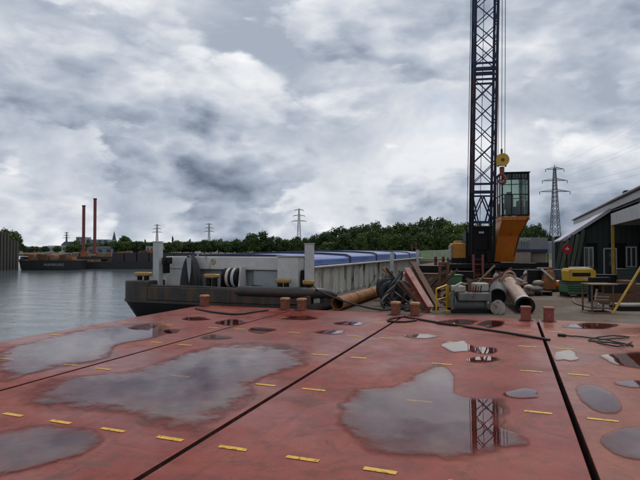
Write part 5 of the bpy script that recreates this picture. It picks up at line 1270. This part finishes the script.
# ------------------------------------------------------------------ pylons
def pylon(px, ytop, d, rz, label, Hm=45.0, thick=0.34):
    p = PD(px, 250, d); zt_ = H + (HZ - ytop) * d / F
    t = thing('pylon', label, 'pylon', (p.x, p.y, -0.3), rz, 'electricity pylons')
    Hh = zt_ + 0.3; wb, wt = Hh * 0.062, Hh * 0.010
    w_at = lambda z: wb + (wt - wb) * min(1, z / (Hh * 0.97)) ** 0.75
    for sx in (-1, 1):
        for sy in (-1, 1):
            MB().tube([(sx * w_at(z), sy * w_at(z), z) for z in (0, Hh * .3, Hh * .6, Hh * .97)], thick * 0.5, 4).build('leg', M_pylon, t)
    br = MB(); z = 0.0; k = 0
    while z < Hh * 0.93:
        z2 = min(Hh * 0.97, z + max(1.3, w_at(z) * 1.9)); a, b_ = w_at(z), w_at(z2)
        for s in (-1, 1):
            br.bar((-a, s * a, z), (b_, s * b_, z2), thick * 0.55); br.bar((a, s * a, z), (-b_, s * b_, z2), thick * 0.55)
            br.bar((s * a, -a, z), (s * b_, b_, z2), thick * 0.55); br.bar((s * a, a, z), (s * b_, -b_, z2), thick * 0.55)
        z = z2
    br.build('bracing', M_pylon, t)['kind'] = 'stuff'
    tips = []
    for fz, fw in ((0.955, 0.10), (0.825, 0.135), (0.70, 0.165)):
        ar = MB(); z = Hh * fz; wz = w_at(z)
        for s in (-1, 1):
            e = (s * Hh * fw, 0, z)
            for sy in (-1, 1):
                ar.bar((s * wz, sy * wz, z), e, thick * 0.7); ar.bar((s * wz, sy * wz, z + Hh * 0.022), e, thick * 0.6)
            tips.append(Vector(e))
        ar.build('crossarm', M_pylon, t)
        ins = MB()
        for s in (-1, 1): ins.cyl((s * Hh * fw, 0, z), (s * Hh * fw, 0, z - Hh * 0.03), thick * 0.45, n=6)
        ins.build('insulator', M_dark, t)
    MB().bar((0, 0, Hh * 0.95), (0, 0, Hh), thick).build('peak', M_pylon, t)
    return t, [Matrix.Translation(t.location) @ Matrix.Rotation(rz, 4, 'Z') @ (q - Vector((0, 0, Hh * 0.03))) for q in tips]
p1, tips1 = pylon(555.3, 165, 290, TH + R(-6), 'tall lattice pylon rising behind the grey site cabin', thick=0.38)
pylon(299, 208, 560, TH, 'lattice pylon behind the trees, beyond the barge locker', thick=0.55)
pylon(209, 223, 820, TH + R(15), 'very distant thin pylon beyond the barge winch', thick=0.7)
pylon(157, 224, 820, TH + R(10), 'very distant thin pylon beyond the pale port post of the barge', thick=0.7)
pylon(66.5, 232, 900, TH, 'very distant faint pylon behind the white gabled building', thick=0.8)
for k, q in enumerate(tips1):
    e = PD(760, 60 + 22 * k, 150) if k % 2 else PD(745, 52 + 22 * k, 150)
    P = []
    for i in range(25):
        f_ = i / 24; s = q.lerp(e, f_); s.z -= 5 * 4 * f_ * (1 - f_) * 0.5; P.append(s)
    tag(MB().tube(P, 0.022, 4).build('power_line', M_wire), 'thin power line running from the tall pylon over the workshop', 'wire', 'power lines from the tall pylon')

# ------------------------------------------------------------------ trees
def tree_mesh(seed, n_leaf, shape):
    rnd = random.Random(seed); b_v = []; b_f = []
    # crown of unit size: height 1 (from 0.18 to 1), radius about 0.5 * shape
    clumps = []
    for i in range(34):
        t = rnd.random(); z = 0.20 + 0.74 * t
        rr = shape * 0.46 * math.sin(math.pi * min(1, (0.16 + 0.80 * t))) ** 0.7
        a = rnd.uniform(0, 2 * math.pi); r = rr * math.sqrt(rnd.uniform(0.15, 1.0))
        clumps.append((r * math.cos(a), r * math.sin(a), z, rnd.uniform(0.11, 0.19)))
    for i in range(n_leaf):
        cx, cy, cz, cr = clumps[i % len(clumps)]
        u = Vector((rnd.gauss(0, 1), rnd.gauss(0, 1), rnd.gauss(0, 1))).normalized()
        p = Vector((cx, cy, cz)) + u * cr * rnd.uniform(0.55, 1.08)
        nrm = (u + Vector((rnd.gauss(0, .5), rnd.gauss(0, .5), rnd.gauss(0, .5) + 0.3))).normalized()
        x = nrm.orthogonal().normalized(); y = nrm.cross(x); s = rnd.uniform(0.022, 0.050); ro = rnd.uniform(0, 6.28)
        x, y = x * math.cos(ro) + y * math.sin(ro), y * math.cos(ro) - x * math.sin(ro)
        k = len(b_v)
        b_v += [p + x * s, p + y * s * 0.7 + nrm * s * 0.2, p - x * s, p - y * s * 0.7 + nrm * s * 0.2]
        b_f.append((k, k + 1, k + 2, k + 3))
    me = bpy.data.meshes.new('crown'); me.from_pydata([tuple(v) for v in b_v], [], b_f)
    tb = MB(); tb.tube([(0, 0, 0), (0.005, 0, 0.2), (-0.005, 0.01, 0.45), (0, 0, 0.75)], [0.035, 0.028, 0.018, 0.006], 7)
    for q in range(5):
        c = clumps[q * 4]; tb.tube([(0, 0, 0.22 + 0.07 * q), (c[0] * 0.6, c[1] * 0.6, (0.22 + 0.07 * q + c[2]) / 2 + 0.02), (c[0], c[1], c[2])], [0.014, 0.009, 0.004], 5)
    tm = bpy.data.meshes.new('trunk'); tm.from_pydata([tuple(v) for v in tb.v], [], tb.f); tm.materials.append(M_bark)
    return me, tm
variants = []
for i in range(6):
    me, tm = tree_mesh(100 + i, 3600, [1.0, 1.15, 0.9, 1.3, 1.05, 0.8][i]); me.materials.append(M_leaf if i % 2 == 0 else M_leafd); variants.append((me, tm))
pop_me, pop_tm = tree_mesh(300, 2200, 0.34); pop_me.materials.append(M_leafd)
def tree(px, ytop, wpx, d, label, group, vi=None, zb=-0.2):
    p = PD(px, 250, d); hgt = (HZ - ytop) * d / F + H - zb
    me, tm = variants[vi if vi is not None else random.randrange(6)] if vi != -1 else (pop_me, pop_tm)
    t = thing('tree', label, 'tree', (p.x, p.y, zb), random.uniform(0, 6.28), group)
    w = wpx * d / F
    for nm, m in (('crown', me), ('trunk', tm)):
        o = bpy.data.objects.new(nm, m); col.objects.link(o); o.parent = t; sxy = w if nm == 'crown' else hgt
        o.scale = (sxy, sxy, hgt)
def prof(x):
    P = [(70, 245), (95, 244), (108, 242), (124, 240), (140, 243), (160, 242), (185, 242), (215, 241), (235, 241), (250, 239), (270, 238.5), (290, 239), (305, 238), (322, 236), (335, 229), (350, 226), (372, 223.5), (388, 227), (402, 225), (415, 226), (430, 220.5), (445, 221), (455, 225), (472, 226), (490, 226), (510, 224), (530, 223), (542, 229), (552, 236), (566, 236)]
    for a, b in zip(P, P[1:]):
        if a[0] <= x <= b[0]: return a[1] + (b[1] - a[1]) * (x - a[0]) / (b[0] - a[0])
    return 242
x = 72.0
while x < 335:
    d = 290 - (x - 72) * 0.35 + random.uniform(-12, 12); w = random.uniform(13, 19)
    tree(x, prof(x) + random.uniform(-1.5, 1.2), w, d, 'low broadleaf tree in the distant belt along the far bank', 'trees of the far bank belt')
    x += w * 0.42
x = 328.0
while x < 478:
    d = 172 - (x - 330) * 0.12 + random.uniform(-8, 8); w = random.uniform(22, 31)
    tree(x, prof(x) + random.uniform(-2.0, 1.6), w, d, 'tall broadleaf tree in the dense wood between the barge and the crane', 'trees of the wood behind the barge')
    x += w * 0.40
x = 330.0
while x < 480:
    d = 140 + random.uniform(-6, 6); w = random.uniform(18, 26)
    tree(x, prof(x) + 10 + random.uniform(-2.5, 2), w, d, 'lower tree at the front edge of the wood behind the barge', 'front trees of the wood')
    x += w * 0.6
for (x, y, w, d) in ((490, 226, 20, 120), (506, 224, 22, 120), (521, 223, 22, 118), (533, 224, 20, 121), (541, 230, 16, 119), (548, 236, 14, 122), (558, 238, 14, 124), (575, 236, 16, 120)):
    tree(x, y, w, d, 'leafy tree behind the crane cab and grey site cabin', 'trees behind the yard')
for (x, y, w, d, vi, lab) in ((258, 231.5, 24, 215, 1, 'single rounded tree standing taller than the far bank belt'), (125, 237, 15, 270, 2, 'rounded tree standing out beside the church spire'), (76, 241, 12, 300, 0, 'bushy tree between the white gabled building and the red poles'), (88, 239.5, 6, 300, -1, 'narrow poplar between the two red poles'), (145, 240, 5, 280, -1, 'narrow poplar near the port post of the barge'), (172.5, 237, 5, 280, -1, 'slim poplar just beyond the port post of the barge'), (190, 239.5, 6, 280, -1, 'slim poplar above the black tarpaulin'), (237, 239, 10, 250, 4, 'small dark tree beside the single rounded tree')):
    tree(x, y, w, d, lab, None, vi)
for (x, y, w, d) in ((-14, 224, 26, 84), (2, 229, 20, 86), (12, 231, 17, 88), (16, 236, 12, 90)):
    tree(x, y, w, d, 'dark tree crowding behind the sheet-pile wall', 'trees behind the sheet-pile wall', 1, 1.0)
for (x, y, w, d) in ((24, 246, 10, 300), (34, 246.5, 10, 310), (45, 246.5, 10, 300), (58, 246, 9, 310)):
    tree(x, y, w, d, 'small distant tree on the bank behind the lettered lighter', 'small trees on the distant bank')
